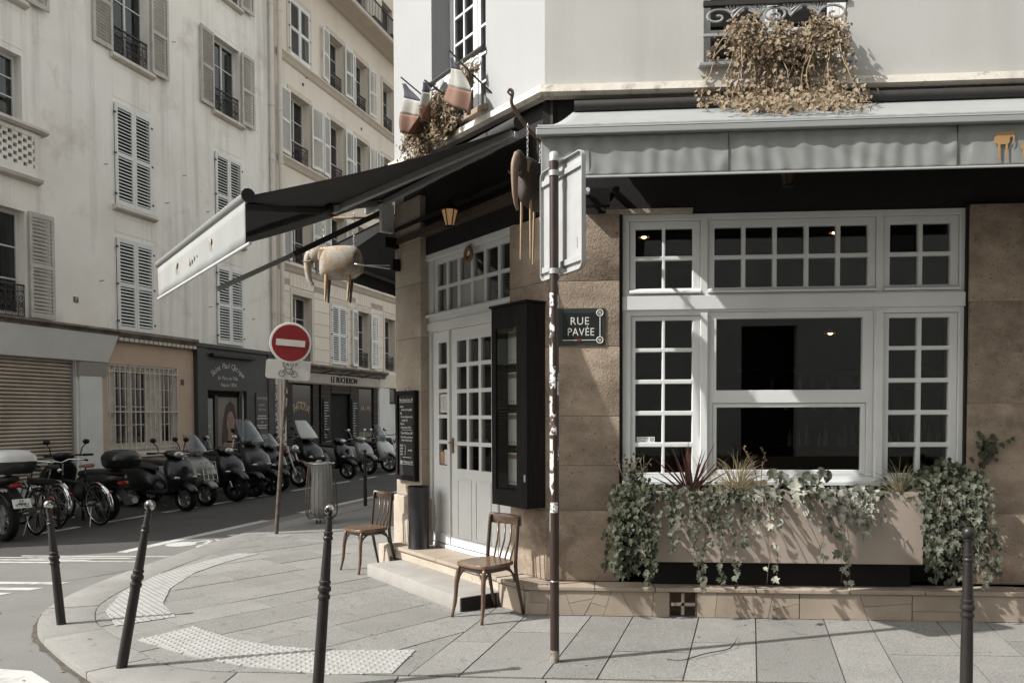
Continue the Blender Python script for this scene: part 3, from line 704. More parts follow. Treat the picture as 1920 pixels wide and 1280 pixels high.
# -- right-hand awning
aw = thing('awning', 'grey canvas awning with ribbed valance over the big shop window', 'awning', M=T(CORNER))
def fR(u, v):
    x = (-.015*(1-0)+ 0) if False else 0
    xl = .24+(-.005-.24)*v; xx = xl+(8.2-xl)*u
    y = -.08-.91*v; z = 4.24-.435*v-.03*math.sin(math.pi*v)
    z += .008*noise.noise(Vector((xx*2.2+v*1.5, v*1.2, 3)))*(.4+v)
    return (xx, y, z)
thick(cloth(90, 8, fR).build('canvas_roof', m_canvas, aw, smooth=180))
b = MB(); b.loft([[(-.015,-.985,3.80),(-.015,-.985,3.812)] ,[(8.2,-.985,3.80),(8.2,-.985,3.812)]], closed=False, cap=False)
MB().box(-.03,8.2,-1.035,-.96,3.733,3.778).build('front_rail', m_alu, aw, bevel=.006)
MB().box(-.03,8.2,-1.037,-1.0,3.779,3.788).build('rail_lip', m_hem, aw)
def roll(u, v):
    a = v*2*math.pi; x = -.02+8.2*u; r = .02+.006*noise.noise(Vector((x*14,0,1)))
    return (x, -.985+r*math.cos(a), 3.803+r*math.sin(a))
cloth(260, 8, roll).build('rolled_edge', m_canvas, aw, smooth=180)
def val(u, v):
    x = .005+8.2*u; k = noise.noise(Vector((x*.9,0,5)))
    a = .0035*math.sin(x*46+3*noise.noise(Vector((x*2,v*.6,0))))*(1-.35*v) + .010*noise.noise(Vector((x*5.0-v*2.2, v*1.3, 7)))*math.sin(math.pi*min(1,v*1.05)) + .006*noise.noise(Vector((x*13-v*1.2, v*1.0, 2)))
    if 3.05 < x < 3.6: a *= .3
    for sx in (.36,1.36,2.95):
        a += .008*math.exp(-((x-sx+.05*v)/.05)**2)*math.sin(v*7+sx*9)
    return (x, -.985+a, 3.735-.298*v)
thick(cloth(700, 12, val).build('valance', m_canvas, aw, smooth=180), .003)
MB().box(0,8.2,-.998,-.978,3.427,3.441).build('hem', m_hem, aw, bevel=.004)
for xs in (.36, 1.36, 2.95):
    MB().box(xs-.0012, xs+.0012, -.992, -.98, 3.445, 3.735).build('seam', m_canvas_dk, aw)
eleph_print(aw, 3.19, 3.60, .155, -.997); eleph_print(aw, 3.372, 3.555, .09, -.997)
MB().tube([(.25,-.07,4.285),(8.2,-.07,4.285)], .055, 12).build('roller_tube', m_iron, aw, smooth=60)
for x in (.5, 3.0, 6.0):
    MB().bar((x,-.04,3.95),(x+.05,-.98,3.74),.035,.03).build('folding_arm', m_iron, aw)
# -- awning over the door
awc = thing('awning', 'dark awning with pale valance and folding arms over the corner door', 'awning', M=T(CORNER))
S0, S1 = -.28, -3.42; OF = 2.45
def fC(u, v):
    s = S0+(S1-S0)*u + .0; o = .1+(OF-.1)*v
    return M_C @ Vector((s, -o, 4.22-.95*v-.05*math.sin(math.pi*v)+.008*math.sin(u*30+v*4)*v))
thick(cloth(40, 10, fC).build('canvas_roof', m_canvas_dk, awc, smooth=180))
MB().tube([M_C @ Vector((S0+.02,-OF,3.265)), M_C @ Vector((S1-.03,-OF,3.265))], .038, 12).build('front_rail', m_rail, awc, smooth=50)
MB().tube([M_C @ Vector((S0+.03,-OF,3.265)), M_C @ Vector((S0+.015,-OF,3.265))], .05, 12).build('end_cap', m_black, awc, smooth=50)
def vC(u, v):
    s = S0-.01+(S1-S0)*u
    return M_C @ Vector((s, -OF-.012+.006*math.sin(u*40)*v, 3.24-.325*v+.004*math.sin(u*17)))
thick(cloth(60, 4, vC).build('valance', m_canvas, awc, smooth=180), .003)
MB().tube([M_C @ Vector((S0+.1,-OF-.012,2.912)), M_C @ Vector((S1-.02,-OF-.012,2.912))], .012, 8).build('hem_rod', m_hem, awc)
eleph_print(awc, -1.2, 3.1, .09, -OF-.025, M_C, -1, mt=m_orange_f); eleph_print(awc, -2.55, 3.1, .09, -OF-.025, M_C, mt=m_orange_f)
for k, x in enumerate((-1.75,-1.86,-1.95,-2.02)): MB().box(x, x+.045, -OF-.026,-OF-.024, 3.07-.01*k, 3.085+.012*(k % 2)).build('printed_mark', m_orange_f, awc, M_C)
def ap(s, o, dz=-.07): return M_C @ Vector((s, -o, 4.22-.95*(o-.1)/(OF-.1)+dz))
for sh, el, en in (((-.3,.12),(-2.05,1.12),(-.55,OF-.02)),((-3.1,.1),(-1.75,1.25),(-3.0,OF-.02))):
    z0 = -.06
    a = ap(*sh, -.05); e = ap(*el, -.1); f = ap(*en, -.03)
    MB().bar(a, e, .05, .065).build('folding_arm', m_alu, awc, bevel=.008); MB().bar(e, f, .045, .055).build('folding_arm', m_canvas_dk, awc, bevel=.008)
    MB().ell(e, (.045,.045,.05)).build('elbow', m_black, awc, smooth=180)
q1, q2, q3 = M_C @ Vector((-3.0,-.1,4.05)), M_C @ Vector((-3.05,-1.15,3.45)), M_C @ Vector((-2.9,-2.0,2.98))
MB().bar(q1, q2, .05, .06).build('lower_arm', m_canvas_dk, awc, bevel=.008); MB().bar(q2, q3, .045, .05).build('lower_arm', m_alu, awc, bevel=.008)
MB().bar(M_C @ Vector((-.26,-.11,4.14)), M_C @ Vector((-3.45,-.11,4.14)), .05, .06).build('torsion_bar', m_alu, awc, bevel=.006)
MB().tube([M_C @ Vector((-.28,-.075,4.26)), M_C @ Vector((-3.42,-.075,4.26))], .06, 12).build('roller_tube', m_canvas_dk, awc, smooth=60)
# -- awning along the side street
aw3 = thing('awning', 'black awning further along the side street, behind the hanging elephant', 'awning', M=T(CORNER))
def f3(u, v): return M_3 @ Vector((-.35-5.5*u, -.05-1.2*v, 4.15-.45*v))
thick(cloth(12, 4, f3).build('canvas_roof', m_canvas_dk, aw3, smooth=180))
def v3(u, v): return M_3 @ Vector((-.35-5.5*u, -1.25, 3.70-.2*v))
thick(cloth(30, 2, v3).build('valance', m_canvas_dk, aw3, smooth=180), .003)
MB().bar(M_3 @ Vector((-.33,-1.24,3.70)), M_3 @ Vector((-5.87,-1.24,3.70)), .05, .05).build('front_rail', m_rail, aw3)
def side3(u, v): return M_3 @ Vector((-.36, -.05-1.2*u, 4.14-.45*u-.2*u*v-.05*v))
thick(cloth(4, 2, side3).build('side_flap', m_canvas_dk, aw3), .003)
# ------------------------------------------------------------------ hanging carved elephants
m_carved = pm('weathered_carving', (.36,.27,.185), .85, col2=(.42,.39,.345), scale=9, lo=.42, hi=.6, speck=.5, sscale=60, bump=.5, bscale=60, col3=(.14,.1,.07), scale3=9, lo3=.62, hi3=.75)
m_carved_dk = pm('dark_carving', (.055,.042,.033), .6, col2=(.16,.12,.08), scale=9, lo=.55, hi=.75, bump=.5, bscale=60)
m_wood_pale = pm('pale_wood', (.42,.3,.19), .7, col2=(.34,.23,.14), scale=9, stretch=(6,6,.6))
m_tusk = pm('rusted_tusk', (.2,.14,.1), .6)
m_chain = pm('chain_steel', (.5,.5,.49), .35, 1.)
def elephant(label, P, rz, chains, main, ll=.46):
    e = thing('hanging_elephant', label, 'elephant', loc=P, rz=rz, group='carved elephants hung from the corner')
    secs = [(-.25,.0,.03,.04),(-.245,.01,.08,.09),(-.22,.01,.125,.15),(-.16,.01,.15,.19),(-.05,.0,.155,.205),(.08,.0,.15,.20),(.17,.0,.135,.19),(.22,-.01,.105,.165),(.245,-.03,.06,.11),(.25,-.04,.02,.05)]
    rg = []
    for x, zc, w, h in secs:
        r_ = []
        for k in range(18):
            a = 2*math.pi*k/18; q = .82
            r_.append((x, w*math.copysign(abs(math.cos(a))**q, math.cos(a)), zc+h*math.copysign(abs(math.sin(a))**q, math.sin(a))))
        rg.append(r_)
    MB().loft(rg).build('body', main, e, smooth=60)
    hd = MB(); hd.ell((.29,0,.11), (.105,.085,.10), 16, 10); hd.tube([(.17,0,.08),(.25,0,.1)], [.1,.09], 14)
    hd.build('head', main, e, smooth=180)
    tp = catmull([(.33,0,.14),(.385,0,.07),(.395,0,-.04),(.39,0,-.14),(.37,0,-.21),(.335,0,-.26)], 4)
    MB().tube(tp, [.062-.042*i/(len(tp)-1) for i in range(len(tp))], 10).build('trunk', main if ll < .5 else m_tusk, e, smooth=180)
    for s in (1, -1):
        MB().prism([(.14,.15),(.24,.15),(.245,.06),(.155,.005)], .085*s, .10*s, 'y').build('ear', m_wood_pale, e, bevel=.004)
        MB().tube(bez((.33,.05*s,.03),(.37,.055*s,.0),(.42,.06*s,.0),(.45,.06*s,.015), 6), [.012,.012,.011,.009,.007,.005,.003], 8).build('tusk', m_tusk, e, smooth=180)
        for x, dx in ((.155,.02),(-.12,.03)):
            MB().tube([(x,.075*s,-.12),(x+dx*.5,.08*s,-.12-(ll-.12)*.5),(x+dx,.085*s,-ll)], [.026,.019,.012] if ll < .5 else [.02,.015,.010], 8).build('leg', m_wood_pale if (s == 1 or ll > .5) else m_carved_dk, e, smooth=50)
        MB().ell((.352,.062*s,.135), (.008,.008,.008), 8, 5).build('eye', m_black, e)
    MB().tube([(-.25,0,.06),(-.262,0,-.04),(-.245,0,-.13)], [.012,.014,.008], 8).build('tail', main, e, smooth=180)
    for (x, ln) in chains:
        c = MB(); n = int(ln/.034)
        for k in range(n):
            Mx = T((x,0,.185+.017+k*.034)) @ RZ(math.pi/2*(k % 2)) @ RY(0) @ RX(math.pi/2) @ Matrix.Diagonal((.62,1,1,1))
            c.torus((0,0,0), .0195, .0045, None, 10, 5) if False else c.add(MB().torus((0,0,0), .0195, .0046, None, 10, 5), Mx)
        c.build('chain', m_chain, e, smooth=180)
    if ll > .5: e.scale = (.85,.5,.97)
    return e
elephant('pale wooden elephant hanging on chains beside the no-entry sign', (-2.767, 9.42, 3.507), rad(184.4), ((.20,.42),(-.16,.42)), m_carved)
elephant('dark elephant seen head-on, hanging by the street corner above the pole', (-.315, 6.36, 3.50), rad(-112), ((.12,.30),(-.16,.36)), m_carved_dk, .62)
rd = thing('hanging_rod', 'pale horizontal wooden rod sticking out from the far pier', 'rod', loc=(-2.10, 9.44, 4.03))
MB().tube([(.0,0,0),(-1.08,-.083,.004)], .014, 8).build('rod', m_wood_pale, rd)
hk = thing('iron_hook', 'rusty curled iron hook jutting from the cornice at the corner', 'hook', loc=(-.4, 6.4, 4.0))
m_rust = pm('rusted_iron', (.13,.085,.055), .7, col2=(.07,.05,.038), scale=14, bump=.3, bscale=80)
hp = catmull([(-.085,-.14,.17),(-.105,-.14,.195),(-.088,-.135,.215),(-.07,-.13,.19),(-.082,-.11,.13),(-.055,-.08,.075),(.02,-.02,-.02),(.11,.05,-.1),(.2,.3,-.14),(.24,.52,-.15)], 5)
MB().tube(hp, [.009+.010*min(1,i/22) for i in range(len(hp))], 8, flat=.8).build('hook_bar', m_rust, hk, smooth=180)
# ------------------------------------------------------------------ things on the door front
M_CW = T(CORNER) @ M_C
cb = thing('menu_cabinet', 'tall black glazed menu case fixed beside the white door', 'cabinet', M=M_CW)
holed(MB(), -.549,-.0,.887,2.65,-.2,-.178,[(-.48,-.155,1.03,2.46)]).build('cabinet_door', m_cab, cb, bevel=.004)
c_ = MB(); c_.box(-.545,-.53,-.178,-.004,.89,2.645).box(-.012,.0,-.178,-.004,.89,2.645).box(-.53,-.012,-.178,-.004,.89,.905).box(-.53,-.012,-.178,-.004,2.63,2.645).box(-.53,-.012,-.03,-.004,.905,2.63)
c_.build('cabinet_case', m_cab, cb)
MB().box(-.57,.012,-.215,-.002,2.652,2.672).build('cabinet_top', m_cab, cb, bevel=.004)
MB().box(-.485,-.15,-.19,-.187,1.025,2.465).build('pane', glass('cabinet_glass', (.9,.92,.92), 1.5, boost=1.0), cb)
m_motif = pm('printed_motif', (.2,.1,.07), .8, col2=(.35,.22,.14), scale=60)
for k, z0 in enumerate((1.06,1.42,1.79,2.16)):
    m_ = MB().box(-.51,-.355,-.045,-.04,z0,z0+.29).build('menu_sheet', m_paper, cb)
    MB().box(-.505,-.36,-.0465,-.0455,z0+.235,z0+.275).build('print', m_motif, m_)
    for q in range(4): MB().box(-.50+q*.04,-.485+q*.04,-.0465,-.0455,z0+.01+.008*(q % 2),z0+.035).build('print', m_motif, m_)
MB().box(-.42,-.36,-.045,-.04,2.40,2.5).build('menu_sheet', m_wood_pale, cb)
MB().box(-.03,-.012,-.212,-.2,1.12,1.18).build('lock', m_steel, cb)
ck = thing('menu_board', 'framed black chalkboard with white handwritten menu on the far stone pier', 'menu board', M=M_CW)
holed(MB(), -2.82,-2.34,.958,1.967,-.055,-.004,[(-2.77,-2.39,1.01,1.92)]).build('board_frame', m_cab, ck, bevel=.006)
MB().box(-2.775,-2.385,-.03,-.02,1.0,1.925).build('slate', pm('slate', (.014,.014,.014), .7, col2=(.022,.022,.022), scale=5), ck)
m_chalk = pm('chalk', (.72,.72,.70), .9)
for s_, z_, sz, al in (('Menu Brunch Sam. 20€',1.865,.042,-2.58),('Entrée',1.79,.036,-2.70),('carotte, burrata grillée',1.755,.034,-2.58),('Plat',1.715,.036,-2.72),('filet boeuf, légumes curry',1.675,.033,-2.58),('ragoût d été',1.635,.034,-2.63),('Dessert',1.595,.036,-2.69),('mousse choco Tonka',1.555,.034,-2.60),('Menu Midi Sem. 16€',1.49,.040,-2.58),('Entrée+Plat ou plat+dessert',1.445,.030,-2.58),('selon l ardoise du midi',1.41,.032,-2.58),('Oeufs',1.35,.034,-2.71),('salade',1.317,.034,-2.71),('tarte',1.284,.034,-2.71),('café',1.251,.034,-2.71),('au choix',1.30,.034,-2.50),('Menu "Dégustation" 45€',1.165,.036,-2.58)):
    text(s_, sz, m_chalk, ck, T((al,-.0305,z_)), .0004, name='chalk_line', sx=.86)
for a in ((-2.76,-2.41,1.838),(-2.7,-2.45,1.525),(-2.68,-2.47,1.215),(-2.74,-2.4,1.138)): MB().box(a[0],a[1],-.0312,-.0302,a[2],a[2]+.004).build('chalk_rule', m_chalk, ck)
MB().tube([(-2.63,-.031,1.36),(-2.615,-.031,1.34),(-2.615,-.031,1.26),(-2.63,-.031,1.24)], .003, 5).build('chalk_brace', m_chalk, ck)
MB().tube([(-2.62,-.03,1.967),(-2.58,-.02,2.02),(-2.54,-.03,1.967)], .004, 6).build('hanging_wire', m_steel, ck)
bn = thing('bin', 'tall black cylindrical bin on the door step', 'bin', M=M_CW @ T((-2.13,-.12,.259)))
MB().lathe([(.118,0),(.118,.005),(.113,.02),(.113,.64),(.119,.65),(.119,.665),(.105,.665),(.103,.1),(.0,.1)], 32).build('bin_body', pm('bin_black', (.014,.014,.015), .28, spec=.5), bn, smooth=40)
MB().torus((0,0,.665), .113, .006, None, 32, 6).build('rim', m_black, bn, smooth=180)
lamp_on = pm('lit_lamp_glass', (1.0,.66,.34), .4, emit=5.0)
def lantern(label, M, on=True):
    ag = pm('amber_glass', (.30,.17,.08), .25, emit=.35) if on else pm('amber_glass_unlit', (.07,.045,.028), .25)
    l = thing('wall_lantern', label, 'lantern', M=M)
    p = [(.045,0),(.085,.17),(.085,.175)]
    g = MB().lathe([(.04,.0),(.078,.15)], 6); g.build('lamp_glass', ag, l)
    MB().ell((0,0,.09), (.022,.022,.035), 10, 8).build('bulb', lamp_on if on else m_paper, l)
    f_ = MB()
    for k in range(6):
        a = k*math.pi/3; f_.tube([(.042*math.cos(a),.042*math.sin(a),0),(.08*math.cos(a),.08*math.sin(a),.15)], .006, 5)
    f_.lathe([(.05,-.012),(.05,0),(.0,0)], 6); f_.lathe([(.1,.15),(.095,.16),(.03,.215),(.012,.235),(0,.25)], 6); f_.tube([(0,0,.24),(0,.06,.30),(0,.16,.27)], .008, 6)
    f_.build('lantern_frame', m_dark, l); return l
lantern('small lit lantern hanging on the dark beam above the corner door', M_CW @ T((-1.29,-.2,3.54)))
lantern('small lantern below the grey awning of the shop window', T(CORNER+Vector((1.96,-.3,3.53))), False)
rg_ = thing('ring_ornament', 'small ochre ring ornament hung in front of the door transom', 'ornament', M=M_CW @ T((-1.345,.045,3.30)))
MB().add(MB().torus((0,0,0), .062, .024, None, 24, 8, rz=.014), RX(math.pi/2)).build('ring', pm('ochre_wood', (.20,.11,.04), .6, col2=(.13,.07,.03), scale=30), rg_, smooth=180)
MB().tube([(0,0,.085),(0,.02,.1),(0,.06,.11)], .004, 5).build('hook', m_steel, rg_)
# ------------------------------------------------------------------ street name plate
sg = thing('street_name_plate', 'dark enamel street name plate reading RUE PAVEE on the limestone pier', 'sign', M=T(CORNER))
m_enamel = pm('dark_enamel', (.014,.018,.017), .25, spec=.5)
m_enamel2 = pm('green_enamel', (.03,.038,.035), .3, spec=.5)
m_sgn = pm('enamel_white', (.62,.62,.59), .35)
MB().box(.11,.512,-.012,-.002,2.288,2.606).build('plate', m_enamel2, sg, bevel=.004)
MB().box(.15,.468,-.016,-.012,2.33,2.565).build('field', m_enamel, sg)
text('RUE', .093, m_sgn, sg, T((.295,-.017,2.493)), .0012, sx=.92, sp=1.12); text('PAVÉE', .093, m_sgn, sg, T((.305,-.017,2.40)), .0012, sx=.85, sp=1.08)
q = MB().box(.465,.472,-.019,-.016,2.365,2.53).box(.15,.445,-.019,-.016,2.330,2.336)
for zc in (2.565,2.333):
    q.add(MB().torus((0,0,0), .027, .0042, None, 20, 6, rz=.002), T((.468,-.017,zc)) @ RX(math.pi/2)); q.add(MB().torus((0,0,0), .009, .003, None, 12, 6, rz=.002), T((.468,-.017,zc)) @ RX(math.pi/2))
q.build('border_line', m_sgn, sg)
MB().box(.27,.31,-.0205,-.019,2.326,2.342).build('red_mark', pm('red_mark', (.25,.03,.02), .5), sg)
# ------------------------------------------------------------------ furniture
m_bent = pm('bentwood', (.12,.068,.037), .35, col2=(.072,.040,.023), scale=7, stretch=(5,5,.7), spec=.5, coat=.35)
m_bent_dk = pm('bentwood_dark', (.042,.024,.015), .4, col2=(.027,.016,.010), scale=8, stretch=(5,5,.8), spec=.5, coat=.3)
m_bent_seat = pm('bentwood_seat', (.15,.09,.052), .28, col2=(.098,.058,.034), scale=5, stretch=(1,7,1), spec=.5, coat=.4)
def chair(label, loc, rz):
    c = thing('bentwood_chair', label, 'chair', loc=loc, rz=rz, group='bentwood chairs by the cafe door')
    n = 28; out = []
    for k in range(n):
        a = 2*math.pi*k/n; ca, sa = math.cos(a), math.sin(a)
        w = .195+.012*ca; out.append((.205*math.copysign(abs(ca)**.55, ca)+.005, w*math.copysign(abs(sa)**.5, sa)))
    st_ = MB(); rings = [[(x*k1, y*k1, z) for x, y in out] for k1, z in ((.95,.436),(1.0,.44),(1.0,.462),(.985,.468),(.9,.468),(.6,.463))]
    st_.loft(rings); st_.build('seat', m_bent_seat, c, smooth=50)
    MB().loft([[(x*k1, y*k1, z) for x, y in out] for k1, z in ((.86,.40),(.9,.405),(.9,.437))]).build('apron', m_bent_dk, c, smooth=50)
    for s in (1, -1):
        MB().tube(catmull([(.165,.155*s,.435),(.185,.165*s,.3),(.195,.172*s,.15),(.222,.185*s,0)], 4), [.019]*6+[.017]*4+[.014,.013,.0125], 10).build('leg', m_bent, c, smooth=180)
        MB().tube(catmull([(-.21,.17*s,.83),(-.20,.172*s,.7),(-.178,.172*s,.46),(-.20,.172*s,.28),(-.265,.178*s,0)], 5), [.014]*3+[.0165]*14+[.015,.014,.0135,.013], 10).build('leg', m_bent_dk, c, smooth=180)
        # curved braces front/side
        MB().tube(bez((.175,.16*s,.29),(.165,.155*s,.39),(.10,.15*s,.41),(.0,.165*s,.425), 8), .0095, 8).build('brace', m_bent_dk, c, smooth=180)
        MB().tube(bez((-.185,.165*s,.29),(-.175,.16*s,.39),(-.10,.15*s,.41),(.0,.165*s,.425), 8), .0095, 8).build('brace', m_bent_dk, c, smooth=180)
        MB().tube(bez((.178,.16*s,.29),(.172,.14*s,.39),(.175,.08*s,.41),(.18,.0,.425), 8), .0095, 8).build('brace', m_bent_dk, c, smooth=180)
        MB().tube(bez((-.18,.16*s,.29),(-.172,.14*s,.39),(-.175,.08*s,.41),(-.18,.0,.425), 8), .0095, 8).build('brace', m_bent_dk, c, smooth=180)
    def rail(u, v):
        y = -.19+.38*u; x = -.222-.042*(1-(2*u-1)**2)
        a = v*2*math.pi; return (x+.011*math.cos(a), y, .80+.046*math.copysign(abs(math.sin(a))**.6, math.sin(a)))
    rr = MB(); rr.loft([[rail(i/12, j/10) for j in range(10)] for i in range(13)], closed=True, cap=True); rr.build('top_rail', m_bent, c, smooth=70)
    for k in range(4):
        u = .2+.2*k; y = -.19+.38*u; x = -.222-.042*(1-(2*u-1)**2)
        MB().tube([(-.182,y*.86,.455),(x+.012,y*.96,.62),(x,y,.77)], .0078, 8).build('back_slat', m_bent, c, smooth=180)
    return c
chair('brown bentwood chair with slatted back standing in front of the door step', (-.735, 6.665, 0), rad(-131))
chair('brown bentwood chair beyond the door step, between bin and litter bin', (-2.265, 8.605, 0), rad(-133))
# ------------------------------------------------------------------ bollards
def bollard(label, base, top, ball=True, h=1.13, group='bollards along the pavement edge'):
    b_ = thing('bollard', label, 'bollard', group=group)
    base, top = Vector(base), Vector(top); d = (top-base); L_ = d.length
    b_.matrix_world = T(base) @ d.to_track_quat('Z', 'Y').to_matrix().to_4x4(); k = L_/1.13
    pf = [(.043,-.03),(.043,0),(.0415,.3),(.039,.52),(.039,.54),(.046,.545),(.048,.555),(.046,.565),(.039,.57),(.039,.585),(.048,.592),(.051,.605),(.048,.618),(.039,.625),(.039,.635),(.044,.64),(.044,.652),(.037,.658),(.036,.70),(.031,.86),(.029,.90),(.036,.905),(.038,.913),(.036,.92),(.029,.926),(.034,.935),(.036,.942),(.034,.95),(.027,.955),(.025,1.03),(.03,1.035),(.03,1.042),(.016,1.05),(.016,1.055)]
    MB().lathe([(r*.82, z*k if z > 0 else z) for r, z in pf], 24).build('post', m_bol, b_, smooth=35)
    MB().ell((0,0,1.088*k), (.037,.037,.037), 20, 12).build('ball', (pm('tarnished_ball', (.45,.44,.42), .22, 1., col2=(.06,.055,.05), scale=26, lo=.48, hi=.56) if ball else m_bol), b_, smooth=180)
    return b_
bollard('leaning bollard at the kerb tip, leftmost, with a dull ball', (-4.176,6.188,0), (-4.29,6.22,1.01))
bollard('bollard leaning to the right on the kerb, second from the left, chrome ball', (-3.049,5.143,0), (-2.855,5.20,1.135))
bollard('bollard in front of the litter bin, cut by the lower picture edge, chrome ball', (-1.588,4.82,0), (-1.512,4.87,1.155))
bollard('bollard with dark painted ball at the right, in front of the ivy', (2.315,4.88,0), (2.330,4.91,1.03), ball=False)
bollard('distant thin dark bollard on the side street behind the litter bin', (-3.876,14.629,0), (-3.876,14.629,1.06), ball=False)
# ------------------------------------------------------------------ sign pole with the panel seen from behind
pp = thing('sign_pole', 'tall brown sign pole covered in stickers in front of the street corner', 'sign pole', loc=(-.131,5.456,0))
m_pole = pm('brown_pole_paint', (.034,.019,.0145), .35, col2=(.026,.0145,.012), scale=6, spec=.5, speck=.2, sscale=60, sdark=1.5)
MB().lathe([(.031,-.02),(.031,.06),(.031,3.42)], 24).build('pole', m_pole, pp, smooth=50)
MB().lathe([(.0335,3.40),(.0335,3.45),(.02,3.465),(0,3.468)], 24).build('cap', m_alu, pp, smooth=50)
MB().lathe([(.0325,.0),(.0322,.07),(.031,.085)], 20).build('worn_foot', pm('worn_metal', (.3,.28,.25), .7, col2=(.1,.07,.05), scale=30), pp)
pn = thing('sign_panel','',''); del pn['label']; del pn['category']; pn.parent = pp
pn.matrix_local = T((.062,.05,3.03)) @ RZ(rad(-61))
m_back = pm('sign_back', (.40,.405,.40), .5, .2, col2=(.34,.345,.34), scale=5, streak=.25)
def rrect(w, h, r, n=5):
    out = []
    for cx, cy, a0 in ((w-r,h-r,0),(-w+r,h-r,90),(-w+r,-h+r,180),(w-r,-h+r,270)):
        for k in range(n+1):
            a = rad(a0+90*k/n); out.append((cx+r*math.cos(a), cy+r*math.sin(a)))
    return out
W_, H_ = .30, .385
MB().prism(rrect(W_,H_,.05), -.002, .002, 'y').build('panel_sheet', m_back, pn)
ou, inn = rrect(W_,H_,.05), rrect(W_-.006,H_-.006,.046); fl = MB()
fl.loft([[(x,y0,z) for x, z in pp_] for pp_, y0 in ((ou,.003),(ou,-.028),(inn,-.028),(inn,.003))], cap=False); fl.build('panel_rim', m_back, pn, smooth=40)
for z in (.30,-.31): MB().box(-.29,.29,-.02,-.004,z-.02,z+.02).build('panel_rib', m_back, pn, bevel=.003)
text('CE 0333', .02, m_alu, pn, T((.2,-.004,-.2)) @ RY(rad(-90)), .0004)
for z in (3.32,2.665):
    MB().lathe([(.0325,z-.018),(.0365,z-.018),(.0365,z+.018),(.0325,z+.018)], 20, cap=False).build('clamp', m_alu, pp, smooth=40)
    MB().box(.03,.09,.005,.03,z-.012,z+.014).build('clamp_ear', m_steel, pp)
m_stk = [pm('sticker_white', (.6,.6,.58), .5, col2=(.48,.48,.46), scale=30), pm('sticker_print', (.62,.62,.6), .5, col2=(.03,.03,.03), scale=55, lo=.5, hi=.56), pm('sticker_torn', (.6,.59,.56), .6, col2=(.06,.04,.035), scale=24, lo=.47, hi=.53)]
def sticker(z0, z1, a0, a1, m, torn=.0):
    r = .0316; n = 6; P = [(r*math.cos(rad(a0+(a1-a0)*k/n)), r*math.sin(rad(a0+(a1-a0)*k/n))) for k in range(n+1)]
    b = MB(); b.loft([[(x,y,z0+torn*rnd.uniform(-.02,.02)) for x, y in P],[(x,y,z1+torn*rnd.uniform(-.02,.02)) for x, y in P]], closed=False, cap=False)
    b.build('sticker', m_stk[m], pp)
for z0, z1, a0, a1, m, t in ((2.43,2.52,195,262,1,0),(2.365,2.41,190,232,2,1),(2.40,2.50,318,345,1,1),(2.56,2.60,320,345,1,0),(2.215,2.31,190,275,2,.6),(2.02,2.16,185,250,0,1.4),(1.88,2.02,188,285,1,.6),(1.83,1.97,310,345,1,1),(1.70,1.82,190,245,1,.8),(1.56,1.70,192,300,2,.7),(1.45,1.53,195,250,0,.5),(1.17,1.44,190,262,2,1.2),(1.38,1.47,318,345,1,.7),(1.03,1.10,205,318,1,0),(.90,1.05,183,202,0,1.6)): sticker(z0,z1,a0,a1,m,t)
MB().torus((0,0,.56), .0318, .002, None, 20, 5).build('wire_ring', m_steel, pp)
# ------------------------------------------------------------------ no-entry sign
ne = thing('no_entry_sign', 'leaning pole with red no-entry disc and SAUF bicycle plate', 'road sign')
b0, t0 = Vector((-4.253,11.132,0)), Vector((-4.03,11.16,2.95)); dd = (t0-b0)
ne.matrix_world = T(b0) @ dd.to_track_quat('Z','Y').to_matrix().to_4x4()
# local frame: find axis facing the camera
inv = ne.matrix_world.to_3x3().inverted(); fc = inv @ Vector((.30,-1,0)); fa = math.atan2(fc.y, fc.x)+math.pi/2
MF = RZ(fa)
MB().lathe([(.03,-.05),(.03,2.98)], 16).build('pole', pm('rusty_pole', (.10,.078,.065), .7, col2=(.055,.042,.036), scale=9, lo=.45, hi=.6, col3=(.34,.32,.3), scale3=12, lo3=.6, hi3=.68), ne, smooth=50)
dc = T((.03,-.045,2.73))
MB().lathe([(.0,-.012),(.285,-.012),(.29,-.006),(.29,.006),(.285,.012),(.0,.012)], 48, MF @ dc @ RX(math.pi/2)).build('disc_rim', pm('sign_rim', (.55,.54,.51), .4), ne, smooth=40)
MB().lathe([(.0,.0),(.258,.0),(.258,.0035),(.0,.0035)], 48, MF @ dc @ T((0,-.0125,0)) @ RX(math.pi/2)).build('red_disc', pm('sign_red', (.19,.012,.014), .4, col2=(.15,.012,.013), scale=4), ne)
MB().box(-.2,.2,-.0195,-.0165,-.045,.045).build('white_bar', pm('sign_white', (.52,.50,.46), .45, col2=(.45,.43,.39), scale=6), ne, MF @ dc)
pd = T((.02,-.045,2.345)); R3 = rrect(.305,.135,.04)
m_plate = pm('grey_plate', (.44,.425,.395), .5, col2=(.37,.355,.33), scale=6, lo=.5, hi=.6)
MB().prism(R3, -.008, .008, 'y').build('plate', m_plate, ne, MF @ pd, bevel=.003)
text('SAUF', .075, m_dark, ne, MF @ pd @ T((.02,-.0095,.075)), .0006, sp=1.35)
cy = MB()
for xc in (-.085,.085): cy.torus((xc,-.0095,-.055), .042, .0034, RX(math.pi/2), 22, 5)
for a, c in (((-.085,-.055),(-.045,.02)),((-.045,.02),(.05,.015)),((.05,.015),(.085,-.055)),((-.045,.005),(.0,-.055)),((.0,-.055),(.05,.015)),((.0,-.055),(.085,-.055)),((.05,.015),(.047,.035)),((.03,.036),(.06,.036)),((-.045,.02),(-.05,.04)),((-.065,.045),(-.035,.035))):
    cy.tube([(a[0],-.0095,a[1]),(c[0],-.0095,c[1])], .0034, 5)
cy.build('bicycle_symbol', m_dark, ne, MF @ pd)
